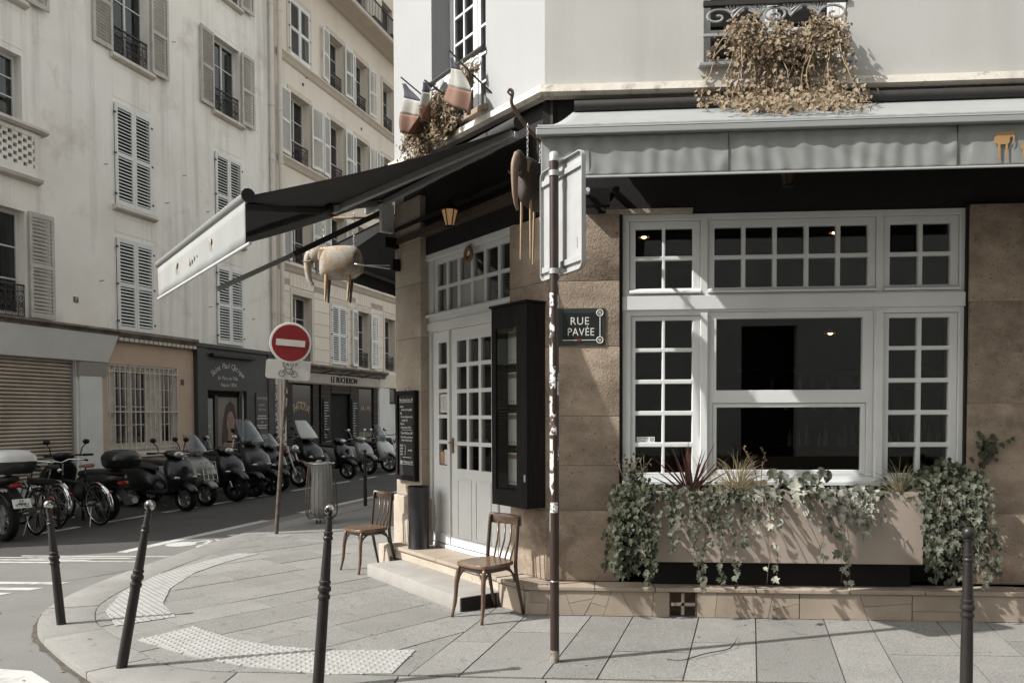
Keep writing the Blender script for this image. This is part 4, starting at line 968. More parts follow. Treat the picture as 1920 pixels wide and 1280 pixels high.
for z0, z1, a0, a1, m in ((2.0,2.12,-150,-40,2),(1.84,1.95,-140,-60,0),(1.5,1.62,-140,-50,2),(1.3,1.44,-150,-70,1)):
    r = .0308; P = [(r*math.cos(rad(a0+(a1-a0)*k/6)), r*math.sin(rad(a0+(a1-a0)*k/6))) for k in range(7)]
    MB().loft([[(x,y,z0+rnd.uniform(-.02,.02)) for x, y in P],[(x,y,z1+rnd.uniform(-.02,.02)) for x, y in P]], closed=False, cap=False).build('sticker', m_stk[m], ne)
# ------------------------------------------------------------------ litter bin (wire basket with bag)
tb = thing('litter_bin', 'wire street litter basket with a translucent plastic bag', 'litter bin', loc=(-3.955,12.276,0))
m_wire = pm('basket_wire', (.20,.17,.14), .5, .4, col2=(.12,.085,.06), scale=9)
pr_ = [(.19,.93),(.215,.75),(.235,.5),(.245,.3),(.24,.16),(.20,.085),(.13,.06)]
for k in range(22):
    a = 2*math.pi*k/22; MB().tube([(r*math.cos(a),r*math.sin(a),z) for r, z in catmull([(r,z,0) for r, z in pr_], 3) for r, z in [(r, z)] ] if False else [(p.x*math.cos(a),p.x*math.sin(a),p.y) for p in catmull([(r,z,0) for r, z in pr_], 3)], .0055, 5).build('wire', m_wire, tb)
for z_, r_, t_ in ((.94,.2,.014),(.08,.2,.008),(.06,.12,.008)): MB().torus((0,0,z_), r_, t_, None, 32, 6).build('hoop', m_steel, tb, smooth=180)
m_bag = pm('bag_film', (.44,.445,.43), .35, col2=(.36,.365,.355), scale=9, spec=.5, trans=.35)
bg_ = MB(); rr_ = []
for z, r in ((.945,.205),(.93,.165),(.75,.16),(.55,.155),(.35,.165),(.2,.16),(.11,.12),(.09,.03)):
    rr_.append([((r+.022*noise.noise(Vector((math.cos(k*.26)*2,math.sin(k*.26)*2,z*5))))*math.cos(2*math.pi*k/24),(r+.022*noise.noise(Vector((math.cos(k*.26)*2,math.sin(k*.26)*2,z*5+4))))*math.sin(2*math.pi*k/24),z) for k in range(24)])
bg_.loft(rr_, cap=False); bg_.build('plastic_bag', m_bag, tb, smooth=180)
MB().ell((-.03,0,.955),(.06,.05,.04),10,6).ell((.04,.02,.94),(.11,.1,.02),10,6).build('rubbish', m_bag, tb, smooth=180)
MB().ell((.02,-.13,.33),(.06,.03,.12),10,6).ell((-.05,-.12,.22),(.05,.03,.06),10,6).build('rubbish', pm('litter_yellow', (.36,.36,.2), .6, col2=(.2,.22,.15), scale=20), tb, smooth=180)
for k in range(3): MB().tube([(.1*math.cos(k*2.1),.1*math.sin(k*2.1),.06),(.1*math.cos(k*2.1),.1*math.sin(k*2.1),0)], .014, 6).build('foot', m_iron, tb)
# twig on the pavement
tw = MB().tube(catmull([(.641,5.556,.004),(.748,5.539,.006),(.92,5.65,.02),(1.10,5.80,.01),(1.16,5.87,.03),(1.244,6.139,.012)], 4), [.0022]*5+[.0035]*10+[.003,.003,.0025,.002,.0015,.001], 6)
tag(tw.build('twig', m_dark_wood), 'thin dry twig lying on the pavement right of the pole', 'twig')
# flags
m_fb, m_fw, m_fr = pm('flag_blue', (.07,.068,.085), .85, trans=.2), pm('flag_white', (.4,.385,.355), .85, col2=(.45,.43,.39), scale=8, trans=.3), pm('flag_red', (.25,.15,.108), .85, trans=.25)
def flag(label, hoist, free, pole, seed):
    """hoist / free edge: 4 points each (band limits) from top to bottom, in the chamfer frame"""
    f_ = thing('flag', label, 'flag', M=M_CW, group='flags at the corner window')
    MB().tube(pole, .009, 6).build('flag_pole', m_dark_wood, f_)
    H_ = catmull([Vector((x,-.3,z)) for x, z in hoist], 6); F_ = catmull([Vector((x,-.3,z)) for x, z in free], 6)
    for i, (m_, nm) in enumerate(((m_fb,'blue_band'),(m_fw,'white_band'),(m_fr,'red_band'))):
        def g(u, v):
            k = i*6+round(v*6); p = H_[k].lerp(F_[k], u); t = k/18
            return (p.x, p.y+.05*math.sin(u*5.5+t*3+seed)*(.2+t)+.02*math.sin(u*11+t*6), p.z)
        thick(cloth(14, 6, g).build(nm, m_, f_, smooth=180), .002)
flag('tricolour flag nearest the street corner, hanging over the door awning', [(-1.07,5.04),(-1.06,4.95),(-1.10,4.80),(-1.12,4.66)], [(-1.05,5.05),(-.94,4.90),(-.80,4.66),(-.765,4.42)], [(-1.105,-.3,5.135),(-.95,-.15,4.9),(-.8,.05,4.66)], 1)
flag('tricolour flag furthest left on the white corner wall', [(-2.05,5.14),(-2.05,5.0),(-2.05,4.83),(-2.02,4.62)], [(-2.03,5.14),(-1.72,4.86),(-1.74,4.72),(-1.84,4.56)], [(-2.12,-.3,5.235),(-1.8,-.1,4.9),(-1.6,.05,4.7)], 2)
flag('small pale flag half hidden in the dry plant', [(-1.59,5.0),(-1.61,4.9),(-1.62,4.76),(-1.61,4.62)], [(-1.57,5.0),(-1.47,4.88),(-1.48,4.76),(-1.53,4.62)], [(-1.605,-.3,5.03),(-1.45,-.1,4.85),(-1.35,.05,4.7)], 3)
# pendant lamps inside the cafe
for x, y, z, tl in ((3.02+.0,1.9,3.62,0),(3.42,1.9,3.64,.5),(.70,1.9,3.66,-.3),(1.05,2.4,3.72,0),(3.2,2.6,2.62,0)):
    l = thing('pendant_lamp', 'small lit brass pendant lamp inside the cafe at %s' % {3.02:'the right transom, left one',3.42:'the right transom, tilted one',.70:'the far left transom pane',1.05:'the left transom, second pane',3.2:'the right casement'}[x], 'lamp', loc=CORNER+Vector((x,y,z)))
    MB().lathe([(.015,.06),(.02,.05),(.06,.012),(.062,.0)], 14, RY(tl), cap=False).build('shade', pm('lamp_brass', (.6,.35,.15), .3, .8), l)
    MB().ell((0,0,.005),(.028,.028,.022),10,6).build('bulb', lamp_on, l); MB().tube([(0,0,.06),(0,0,.30)], .004, 5).build('cord', m_dark, l)
# bottles and glasses on the bar, seen through the window
m_bot = pm('bottle_glass', (.25,.26,.24), .08, spec=.6)
ct = tag(MB().box(1.6,5.6,3.0,3.5,.2,1.3).build('bar_counter', m_dark_wood, None, T(CORNER)), 'dark bar counter deep inside the cafe', 'counter')
for k in range(22):
    x = 2.9+.11*k+rnd.uniform(-.02,.02); h = rnd.uniform(.16,.3)
    o_ = MB().lathe([(.03,0),(.03,h*.6),(.012,h*.75),(.012,h),(0,h)], 10).build('bottle', m_bot, None, T(CORNER+Vector((x,3.15+rnd.uniform(-.08,.1),1.301))), smooth=50)
    tag(o_, 'bottle in the row along the bar inside the cafe', 'bottle', 'bottles on the bar inside')
for k in range(16):
    x = 3.3+.07*k+rnd.uniform(-.015,.015); h = rnd.uniform(.14,.24)
    o_ = MB().lathe([(.026,0),(.026,h*.6),(.010,h*.75),(.010,h),(0,h)], 10).build('bottle', m_dark if k % 3 else m_bot, None, T(CORNER+Vector((x*.94,4.95,2.051-.30*(k % 2)))), smooth=50)
    tag(o_, 'bottle on the back shelf deep inside the cafe', 'bottle', 'bottles on the back shelf inside')
for k in range(14):
    o_ = MB().lathe([(.02,0),(.022,.005),(.004,.012),(.004,.07),(.03,.10),(.032,.15),(.028,.18)], 10, cap=False).build('wine_glass', m_clear, None, T(CORNER+Vector((4.2+.1*k,4.95,1.751+.30*(k % 2)))), smooth=50)
    tag(o_, 'stemmed glass in the rows on the back shelf', 'glass', 'glasses on the back shelf inside')
# ------------------------------------------------------------------ apartment house with shops across the street
l1 = thing('apartment_building', 'pale plastered apartment house with louvred shutters above the roller-shutter shop', 'building', M=F_L)
XC = (7.96, 11.28, 14.59, 17.93); HW = .535
holes = []
rows1 = ((3.52,5.5),(6.2,8.35),(9.38,11.27),(12.4,14.3),(15.3,16.9))
def wz(ci, ri):
    z0, z1 = rows1[ri]
    if ci <= 1 and ri == 1: z0 = 7.12
    return z0, z1
for ci, xc in enumerate(XC):
    for ri in range(5): holes.append((xc-HW, xc+HW, *wz(ci, ri)))
gh = [(7.0,12.92,.35,2.8),(13.76,15.83,.9,2.76),(16.86,18.46,.0,2.32)]
holed(MB(), 6.0, 20.05, .0, 18.6, 0, .3, holes+gh).build('front_wall', m_l1, l1)
bx_ = MB(); bx_.box(6.0,6.3,.3,9,0,18.6).box(6.0,34,9,9.3,0,18.6).box(6.0,20.1,0,9,18.6,19.2); bx_.build('side_walls', m_l1, l1)
m_sill = pm('sill_stone', (.62,.565,.5), .85, col2=(.52,.465,.405), scale=5, streak=.5)
m_frame = pm('window_paint', (.62,.61,.585), .5, col2=(.55,.54,.515), scale=5)
m_curt = pm('net_curtain', (.34,.335,.325), .9, col2=(.26,.255,.25), scale=3, stretch=(7,7,.4))
def l_window(par, x0, x1, z0, z1, y, nbar=2, curtain=True, fmat=None):
    xm = (x0+x1)/2; fm = fmat or m_frame
    w = holed(MB(), x0+.003, x1-.003, z0+.002, z1-.002, y, y+.06, [(x0+.06,xm-.025,z0+.10,z1-.07),(xm+.025,x1-.06,z0+.10,z1-.07)]).build('window', fm, par, bevel=0)
    for a, c in ((x0+.06,xm-.025),(xm+.025,x1-.06)):
        zz = [z0+.10+(z1-.17-z0)*k/(nbar+1) for k in range(nbar+2)]
        for k in range(nbar+1):
            MB().box(a-.005,c+.005,y+.03,y+.036,zz[k]+(.012 if k else 0),zz[k+1]-(.012 if k < nbar else 0)).build('pane', m_lglass, w)
            if k: MB().box(a,c,y+.012,y+.045,zz[k]-.013,zz[k]+.013).build('glazing_bar', fm, w)
    if curtain and rnd.random() < .7:
        MB().box(x0+.06, x0+.06+rnd.uniform(.1,.3), y+.1, y+.11, z0+.05, z1-.05).build('curtain', m_curt, w)
        MB().box(x1-.06-rnd.uniform(.1,.25), x1-.06, y+.1, y+.11, z0+.05, z1-.05).build('curtain', m_curt, w)
    MB().box(x0-.05,x1+.05,y+.5,y+.52,z0-.05,z1+.05).build('room_back', m_void, w)
    return w
m_lglass = glass('flat_glass', (.55,.57,.57), 1.5, boost=1.3)
def louvre_leaf(w, h, m, seed=0, mid=True):
    """shutter leaf, x 0..w, z 0..h, y 0..-.03: a frame child and its louvres"""
    key = ('leaf', round(w, 2), round(h, 2), m.name)
    if key in CACHE: return CACHE[key]
    f = MB(); st = .062
    hs = [(st, w-st, .10, h*.5-.04), (st, w-st, h*.5+.04, h-.09)]
    holed(f, 0, w, 0, h, -.036, 0, hs)
    lv = MB()
    for a, c, e, g in hs:
        n = max(6, int((g-e)/.068)); dz = (g-e)/n
        for k in range(n):
            z = e+dz*(k+.5)
            lv.box(a-.004, c+.004, -.027, .027, -.004, .004, T((0,-.018,z)) @ RX(rad(42)))
            
    fo = f.build('shutter', m); lo = lv.build('louvres', m, fo); lo['kind'] = 'stuff'
    CACHE[key] = fo; PROTO.append(fo); return fo
CACHE = {}; PROTO = []
def put_leaf(par, w, h, m, M):
    p = louvre_leaf(w, h, m); o = p.copy(); COL.objects.link(o); o.parent = par; o.matrix_local = M
    for ch in p.children:
        c2 = ch.copy(); COL.objects.link(c2); c2.parent = o
    return o
def hinge(par, x, z, y=-.03): MB().box(x-.03,x+.03,y-.02,y,z-.02,z+.02).build('hinge', m_iron, par)
def shutters(par, x0, x1, z0, z1, mode, m, y=-.012):
    w = (x1-x0)/2; h = z1-z0
    if mode == 'closed':
        put_leaf(par, w-.006, h, m, T((x0+.003,y,z0))); put_leaf(par, w-.006, h, m, T(((x0+x1)/2+.003,y,z0)))
        for f in (.1,.5,.9):
            hinge(par, x0-.01, z0+h*f); hinge(par, x1+.01, z0+h*f)
    else:
        put_leaf(par, w, h, m, T((x0-.02,y-.04,z0)) @ RZ(rad(180+rnd.uniform(1,4))) @ T((0,0,0)))
        put_leaf(par, w, h, m, T((x1+.02,y-.04,z0)) @ RZ(rad(-rnd.uniform(1,4))))
def railing(par, x0, x1, z0, z1, y, m, dense=9):
    r = thing('balcony_railing','',''); del r['label']; del r['category']; r.parent = par
    q = MB(); q.box(x0,x1,y-.018,y+.018,z1-.03,z1); q.box(x0,x1,y-.012,y+.012,z0,z0+.02); q.box(x0,x1,y-.01,y+.01,z1-.14,z1-.125); q.build('rail', m, r)
    q = MB(); n = dense
    for k in range(n+1):
        x = x0+(x1-x0)*k/n; q.tube([(x,y,z0),(x,y,z1)], .008, 5)
    for k in range(n):
        x = x0+(x1-x0)*(k+.5)/n; h = z1-.14-z0
        q.torus((x,y,z1-.085), .028, .006, RX(math.pi/2), 12, 5)
        for f in (.22,.5,.78): q.torus((x,y,z0+h*f), .036, .007, RX(math.pi/2), 12, 5)
        q.tube([(x-.045,y,z0+h*.35),(x+.045,y,z0+h*.65)], .007, 5); q.tube([(x+.045,y,z0+h*.35),(x-.045,y,z0+h*.65)], .007, 5)
    q.build('ironwork', m, r); return r
state = {(1,0):'half',(2,0):'closed',(3,0):'closed',(2,1):'closed',(3,1):'closed',(2,2):'open',(3,2):'open',(1,2):'open',(3,3):'open',(2,3):'open',(1,3):'open',(0,0):'closed',(0,2):'open',(0,3):'closed'}
for ci, xc in enumerate(XC):
    for ri in range(4):
        z0, z1 = wz(ci, ri); x0, x1 = xc-HW, xc+HW; md = state.get((ci, ri))
        if md != 'closed': l_window(l1, x0, x1, z0+.02, z1, .16, 2)
        else: MB().box(x0,x1,.1,.12,z0,z1).build('window', m_void, l1)
        if ri and not (ci <= 1 and ri == 1):
            MB().prism([(-.10,z0-.03),(-.12,z0-.07),(-.115,z0-.1),(-.06,z0-.13),(.02,z0-.14),(.16,z0-.14),(.16,z0-.005),(-.1,z0-.015)], x0-.09, x1+.11, 'x').build('sill', m_sill, l1, bevel=.006)
        mt = m_shut if (ri == 0 and ci > 1) or ri == 3 else (m_shut_old if ri == 0 else m_shut)
        if md == 'closed': shutters(l1, x0, x1, z0+.005, z1-.0, 'closed', mt)
        elif md == 'open': shutters(l1, x0, x1, z0+.01, z1-.005, 'open', m_shut_old)
        elif md == 'half': put_leaf(l1, .53, z1-z0, m_shut_old, T((x1+.03,-.05,z0+.02)) @ RZ(rad(-3)))
        if md in ('open',) or (ci, ri) == (1,0): railing(l1, x0+.01, x1-.01, z0+.02, z0+.62, .04, m_iron, 8)
        # shallow sunk panel in the spandrel under the sill
        if ri and not (ci <= 1 and ri == 1):
            zt = z0-.18; zb = rows1[ri-1][1]+.12
            holed(MB(), x0-.02, x1+.05, zb, zt, -.006, .0005, [(x0+.02, x1+.01, zb+.04, zt-.05)], back=False).build('spandrel_frame', m_l1, l1)
# lattice parapet of the second-floor window at the left
for xc in XC[:2]:
    lp = thing('lattice_parapet','',''); del lp['label']; del lp['category']; lp.parent = l1
    MB().prism([(-.18,7.10),(-.2,7.04),(-.15,7.0),(0,6.98),(.1,6.98),(.1,7.1)], xc-.86, xc+.95, 'x').build('coping', m_sill, lp, bevel=.006)
    q = MB().box(xc-.8,xc-.72,-.1,.0,6.15,6.98).box(xc+.7,xc+.83,-.1,.0,6.15,6.98).box(xc-.72,xc+.7,-.1,.0,6.15,6.32).box(xc-.72,xc+.7,-.1,.0,6.9,6.98); q.build('parapet_frame', m_l1, lp)
    q = MB(); nr = 8
    for r in range(nr):
        z = 6.32+(6.9-6.32)*r/nr; off = (r % 2)*.105
        for k in range(-1, 8):
            a = xc-.72+k*.21+off; c = a+.125
            a, c = max(a, xc-.72), min(c, xc+.7)
            if c-a > .02: q.box(a, c, -.09, -.02, z, z+.0725)
    q.build('lattice_bricks', m_l1, lp, kind='stuff')
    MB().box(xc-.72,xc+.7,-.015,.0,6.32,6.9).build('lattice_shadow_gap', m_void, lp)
    MB().prism([(-.14,6.15),(-.12,6.09),(0,6.05),(.0,6.15)], xc-.84, xc+.86, 'x').build('parapet_base', m_sill, lp)
# shop fronts
m_corn = pm('sooty_cornice', (.24,.2,.165), .9, col2=(.10,.082,.068), scale=3, streak=.6, bump=.5, bscale=30)
m_fasc = pm('fascia_grey', (.66,.655,.625), .7, col2=(.6,.595,.565), scale=2, streak=.15)
MB().prism([(-.26,3.50),(-.27,3.46),(-.2,3.42),(-.18,3.37),(0,3.36),(0,3.52)], 6.0, 13.9, 'x').build('cornice', m_corn, l1)
MB().prism([(-.2,3.52),(-.21,3.46),(-.13,3.36),(-.05,3.3),(0,3.3),(0,3.52)], 13.91, 16.44, 'x').build('cornice', m_corn, l1)
b = MB()
for k in range(17): b.box(13.95+k*.147, 13.95+k*.147+.11, -.15, -.10, 3.29, 3.36)
b.build('dentils', m_sill, l1, kind='stuff')
MB().raw([(6,-.2,3.37),(13.87,-.2,3.37),(13.72,-.06,2.81),(6,-.06,2.81),(6,.0,3.37),(13.87,.0,3.37),(13.72,.0,2.81),(6,.0,2.81)],[(0,3,2,1),(1,2,6,5),(3,7,6,2),(0,1,5,4),(0,4,7,3),(4,5,6,7)]).build('shop_fascia', m_fasc, l1)
m_roll = pm('roller_slats', (.52,.45,.375), .55, .0, col2=(.38,.32,.26), scale=1.1, lo=.4, hi=.65, streak=.4, col3=(.5,.45,.38), scale3=.8, lo3=.55, hi3=.8)
prof = []; z = .36
while z < 2.8:
    prof += [(.12,z),(.05,z+.014),(.045,z+.036),(.075,z+.060)]; z += .072
q = MB(); q.loft([[(x,y,zz) for y, zz in prof] for x in (7.0,12.93)], closed=False, cap=False)
rs = q.build('roller_shutter', m_roll, l1)
MB().box(12.86,12.95,.0,.1,.3,2.8).build('guide_rail', m_alu, rs)
MB().box(6.0,13.0,-.06,.1,.05,.36).build('shop_plinth', m_sill, l1, bevel=.01)
m_pil = pm('pilaster_paint', (.66,.66,.635), .7, col2=(.6,.595,.57), scale=2, streak=.2)
MB().box(12.98,13.56,-.05,.02,.0,2.50).build('pilaster', m_pil, l1, bevel=.006)
MB().prism([(-.05,2.505),(-.10,2.78),(0,2.8),(0,2.505)], 12.94, 13.66, 'x').build('pilaster_capital', pm('capital_grey', (.32,.30,.27), .8), l1)
m_tan = pm('tan_wall', (.52,.395,.30), .85, col2=(.46,.345,.26), scale=2, streak=.3)
holed(MB(), 13.57, 16.44, .0, 3.28, -.03, .05, [(13.72,15.86,.86,2.80)]).build('tan_front', m_tan, l1)
# barred window
gw = thing('barred_window','',''); del gw['label']; del gw['category']; gw.parent = l1
m_oldwin = pm('flaking_paint', (.58,.52,.45), .8, col2=(.4,.35,.3), scale=7, col3=(.06,.045,.035), scale3=7, lo3=.66, hi3=.7)
xs_ = (13.78,14.35,14.83,15.32,15.80)
holed(MB(), 13.74,15.84,.9,2.78,.05,.10,[(13.98,14.36,1.1,2.68),(14.50,14.88,1.1,2.68),(15.42,15.72,1.1,2.68)]).build('window_frame', m_oldwin, gw)
for a, c in ((13.98,14.36),(14.50,14.88),(15.42,15.72)):
    for k in range(4):
        MB().box(a,c,.08,.085,1.1+k*.395+.008,1.1+(k+1)*.395-.008).build('pane', m_dglass, gw)
        if k: MB().box(a,c,.06,.09,1.1+k*.395-.012,1.1+k*.395+.012).build('glazing_bar', m_oldwin, gw)
for k in range(15): x = 13.76+k*.149; MB().box(x-.009,x+.009,-.045,-.027,.9,2.78).build('window_bar', m_sill, gw)
for zz in (.98,1.78,2.64): MB().box(13.72,15.9,-.052,-.02,zz-.012,zz+.012).build('cross_bar', m_sill, gw)
MB().box(13.66,15.95,-.1,.05,.78,.87).build('sill', m_sill, gw, bevel=.008)
MB().box(15.98,16.08,-.045,-.03,2.42,2.55).build('vent_plate', m_rust, l1)
# optician
m_slate = pm('slate_paint', (.050,.048,.048), .6, col2=(.042,.04,.04), scale=2, streak=.2)
op = thing('optician_front','',''); del op['label']; del op['category']; op.parent = l1
holed(MB(), 16.45,19.8,.0,3.36,-.1,.05,[(16.87,18.47,.0,2.33)]).build('shop_front', m_slate, op, bevel=.004)
MB().box(16.42,19.85,-.16,.0,3.362,3.46).build('cornice', m_slate, op, bevel=.006)
MB().box(16.45,16.8,-.14,-.1,.0,3.36).build('pilaster', m_slate, op, bevel=.006); MB().box(19.45,19.8,-.125,-.1,.0,3.36).build('pilaster', m_slate, op, bevel=.006)
MB().box(16.95,18.75,-.22,-.1,3.16,3.24).build('lamp_bar', m_black, op, bevel=.01)
m_let = pm('grey_letters', (.46,.45,.43), .6)
word = 'Saint Paul Optique'
n = len(word)
for i, chh in enumerate(word):
    u = (i-(n-1)/2)/n; a = u*1.5; r = 1.02
    if chh == ' ': continue
    text(chh, .21, m_let, op, T((17.68+r*math.sin(a)*.95, -.104, 2.02+r*math.cos(a)*.92)) @ RY(a), .002, shear=.25, name='letter')
text('de Père en Fille', .135, m_let, op, T((17.68,-.104,2.64)), .002); text('depuis 1954', .135, m_let, op, T((17.70,-.104,2.47)), .002)
MB().box(16.87,18.47,.12,.14,.0,2.33).build('door_back', m_void, op)
MB().box(16.9,17.25,.05,.06,.1,2.12).build('shop_pane', pm('pale_glass', (.20,.205,.195), .15), op)
text('VITRES', .11, m_let, op, T((17.06,.045,1.42)), .001, sx=.7); text('de vue', .08, m_let, op, T((17.06,.045,1.28)), .001)
MB().box(17.3,17.42,.02,.12,.0,2.2).build('door_post', m_slate, op); MB().box(18.3,18.42,.02,.12,.0,2.2).build('door_post', m_slate, op)
po = MB().box(17.44,18.28,.06,.07,.5,2.16).build('poster', pm('poster_ground', (.17,.145,.12), .5, col2=(.13,.11,.09), scale=2), op)
def pshape(pts, y, m, nm): MB().prism(pts, y-.002, y, 'y').build(nm, m, po)
ov = lambda cx, cz, rx, rz, n=18, e=1.0: [(cx+rx*math.cos(2*math.pi*k/n), cz+rz*math.sin(2*math.pi*k/n)) for k in range(n)]
hair, skin, lips = pm('poster_hair', (.028,.019,.014), .6, col2=(.05,.032,.022), scale=9), pm('poster_skin', (.27,.17,.12), .5, col2=(.21,.125,.088), scale=5), pm('poster_lips', (.13,.05,.042), .5)
pshape([(17.66,.55),(17.60,1.1),(17.68,1.6),(17.80,1.95),(17.98,2.07),(18.14,1.95),(18.22,1.6),(18.26,1.0),(18.26,.55)], .0585, hair, 'printed_hair')
pshape(ov(17.98,1.50,.165,.30), .0555, skin, 'printed_face'); pshape([(17.9,1.3),(18.06,1.3),(18.12,.95),(18.1,.55),(17.78,.55),(17.84,.95)], .0565, skin, 'printed_neck')
pshape(ov(17.97,1.35,.05,.018,12), .0525, lips, 'printed_mouth')
for cx in (17.905,18.045): pshape(ov(cx,1.58,.032,.011,10), .0525, hair, 'printed_eye'); pshape([(cx-.05,1.625),(cx+.05,1.635),(cx+.05,1.645),(cx-.05,1.637)], .0525, hair, 'printed_brow')
pshape([(17.97,1.58),(17.99,1.43),(17.945,1.42)], .0525, pm('poster_shade', (.2,.12,.085), .5), 'printed_nose')
pshape(ov(17.80,.9,.16,.10), .0535, skin, 'printed_hand')
bd = MB().box(18.86,19.4,-.125,-.1,.7,2.3).build('price_board', pm('board_brown', (.04,.034,.031), .5), op)
text('Saint Paul Optique', .11, m_let, bd, T((19.13,-.127,2.16)), .001, sx=.55, name='letters'); text('DIPLOMÉS', .075, m_let, bd, T((19.13,-.127,1.97)), .001, name='letters', sx=.8); text('Opticien Lunetier', .08, m_let, bd, T((19.13,-.127,1.85)), .001, sx=.6, shear=.2, name='letters')
for k, (zz, w) in enumerate(((1.66,.2),(1.59,.23),(1.49,.04),(1.4,.24),(1.33,.2),(1.13,.17),(1.06,.24),(.95,.04))): MB().box(19.13-w,19.13+w,-.127,-.125,zz,zz+.03).build('printed_line', m_let, bd)
text('01 42 72 78 26', .1, m_let, bd, T((19.13,-.127,.84)), .001, sx=.55, name='letters')
# house number
hn = MB().box(12.905,13.02,-.012,-.001,3.97,4.08).build('number_plate', m_enamel, l1); text('7', .1, m_sgn, hn, T((12.963,-.0135,4.025)), .001)
# small wall hooks and drain pipes
for x, z in ((13.77,6.95),(15.6,6.6),(17.05,6.75),(13.6,4.5),(16.2,7.4),(17.1,4.4),(18.9,4.3),(15.9,10.4)): MB().tube([(x,0,z),(x,-.05,z),(x+.05,-.06,z+.01)], .008, 5).build('shutter_hook', m_iron, l1)
m_pipe = pm('pipe_paint', (.70,.65,.585), .6, col2=(.6,.555,.495), scale=3, streak=.4)
for x, z0 in ((19.83,2.55),(20.24,2.55)):
    dp = MB().tube([(x,-.09,z0),(x,-.09,18.6)], .065, 12).build('drain_pipe', m_pipe, l1, smooth=60)
    for zz in (3.6,4.6,7.0,8.9,10.4,13.2): MB().lathe([(.066,zz-.05),(.078,zz-.045),(.078,zz+.045),(.066,zz+.05)], 12, T((x,-.09,0)), cap=False).build('pipe_collar', m_pipe, dp, smooth=40)
    MB().tube([(x,-.09,0),(x,-.09,z0+.01)], .07, 12).build('pipe_foot', m_stk[2] if x < 20 else m_pipe, dp, smooth=60)

# ------------------------------------------------------------------ neighbouring beige house with restaurant
l2 = thing('apartment_building', 'beige stone apartment house with white shutters and a restaurant on its ground floor', 'building', M=F_L @ T((0,.05,0)))
X2 = ((20.97,22.05),(23.28,24.2),(25.07,25.95),(27.2,28.1),(29.4,30.3)); rows2 = ((3.33,5.28),(6.22,8.2),(9.27,11.2),(12.26,13.92))
h2 = [(a,c,e,g) for a,c in X2 for e,g in rows2]+[(a,c,15.2,16.9) for a,c in X2]
holed(MB(), 20.06,34,.0,18.9,0,.35,h2+[(20.35,26.63,.1,2.66),(27.55,28.4,.1,2.68)]).build('front_wall', m_l2, l2)
MB().box(20.06,34.3,.0,9,18.9,19.5).box(34,34.3,.36,9,0,18.9).build('roof', m_iron, l2)
mode2 = {(0,0):'none',(1,0):'closed',(2,0):'open',(3,0):'none',(0,1):'open',(1,1):'open',(2,1):'open',(3,1):'open',(0,2):'open',(1,2):'open',(2,2):'open',(3,2):'open',(0,3):'closed',(1,3):'open',(2,3):'open',(3,3):'none'}
m_trim2 = pm('beige_trim', (.66,.585,.495), .85, col2=(.6,.525,.44), scale=3)
for ci, (a, c) in enumerate(X2[:4]):
    for ri, (e, g) in enumerate(rows2):
        md = mode2[(ci, ri)]
        holed(MB(), a-.13, c+.13, e-.04, g+.16, -.03, .0005, [(a,c,e-.05,g)], back=False).build('window_surround', m_trim2, l2)
        if md == 'closed':
            MB().box(a,c,.12,.14,e,g).build('window', m_void, l2); shutters(l2, a-.02, c+.02, e+.02, g, 'closed', m_shut)
        else:
            l_window(l2, a, c, e, g, .22, 2)
            if md == 'open':
                w = (c-a)/2+.04
                put_leaf(l2, w, g-e-.02, m_shut, T((a-.03,-.06,e+.02)) @ RZ(rad(180+rnd.uniform(4,9))))
                put_leaf(l2, w, g-e-.02, m_shut, T((c+.03,-.06,e+.02)) @ RZ(rad(-rnd.uniform(3,8))))
            railing(l2, a+.01, c-.01, e+.04, e+.55, .06, m_iron, 6)
# window back row hidden openings
for a, c in X2: MB().box(a,c,.2,.22,15.2,16.9).build('window', m_dglass, l2)
MB().box(29.4,30.3,.2,.22,3.3,14).build('window', m_void, l2)
for z in (12.2, 9.2, 6.14):
    MB().prism([(0,z),(-.14,z),(-.16,z-.05),(-.10,z-.12),(-.05,z-.2),(0,z-.24)], 20.3, 34, 'x').build('string_course', m_trim2, l2, bevel=.004)
MB().prism([(0,14.9),(-.12,14.92),(-.2,14.98),(-.62,15.02),(-.66,15.06),(-.66,15.16),(0,15.18)], 20.3, 34, 'x').build('balcony_slab', m_trim2, l2)
br = thing('balcony_railing','',''); del br['label']; del br['category']; br.parent = l2
MB().box(20.35,34,-.62,-.58,15.88,15.92).build('rail', m_iron, br); MB().box(20.35,34,-.615,-.585,15.22,15.25).build('rail', m_iron, br)
q = MB()
for k in range(118): x = 20.4+k*.115; q.box(x-.008,x+.008,-.608,-.592,15.16,15.9)
q.build('balusters', m_iron, br, kind='stuff')
for x in (25.6,27.0): MB().box(x,x+.6,-.5,-.3,15.3,15.5).build('flower_box', m_iron, br)
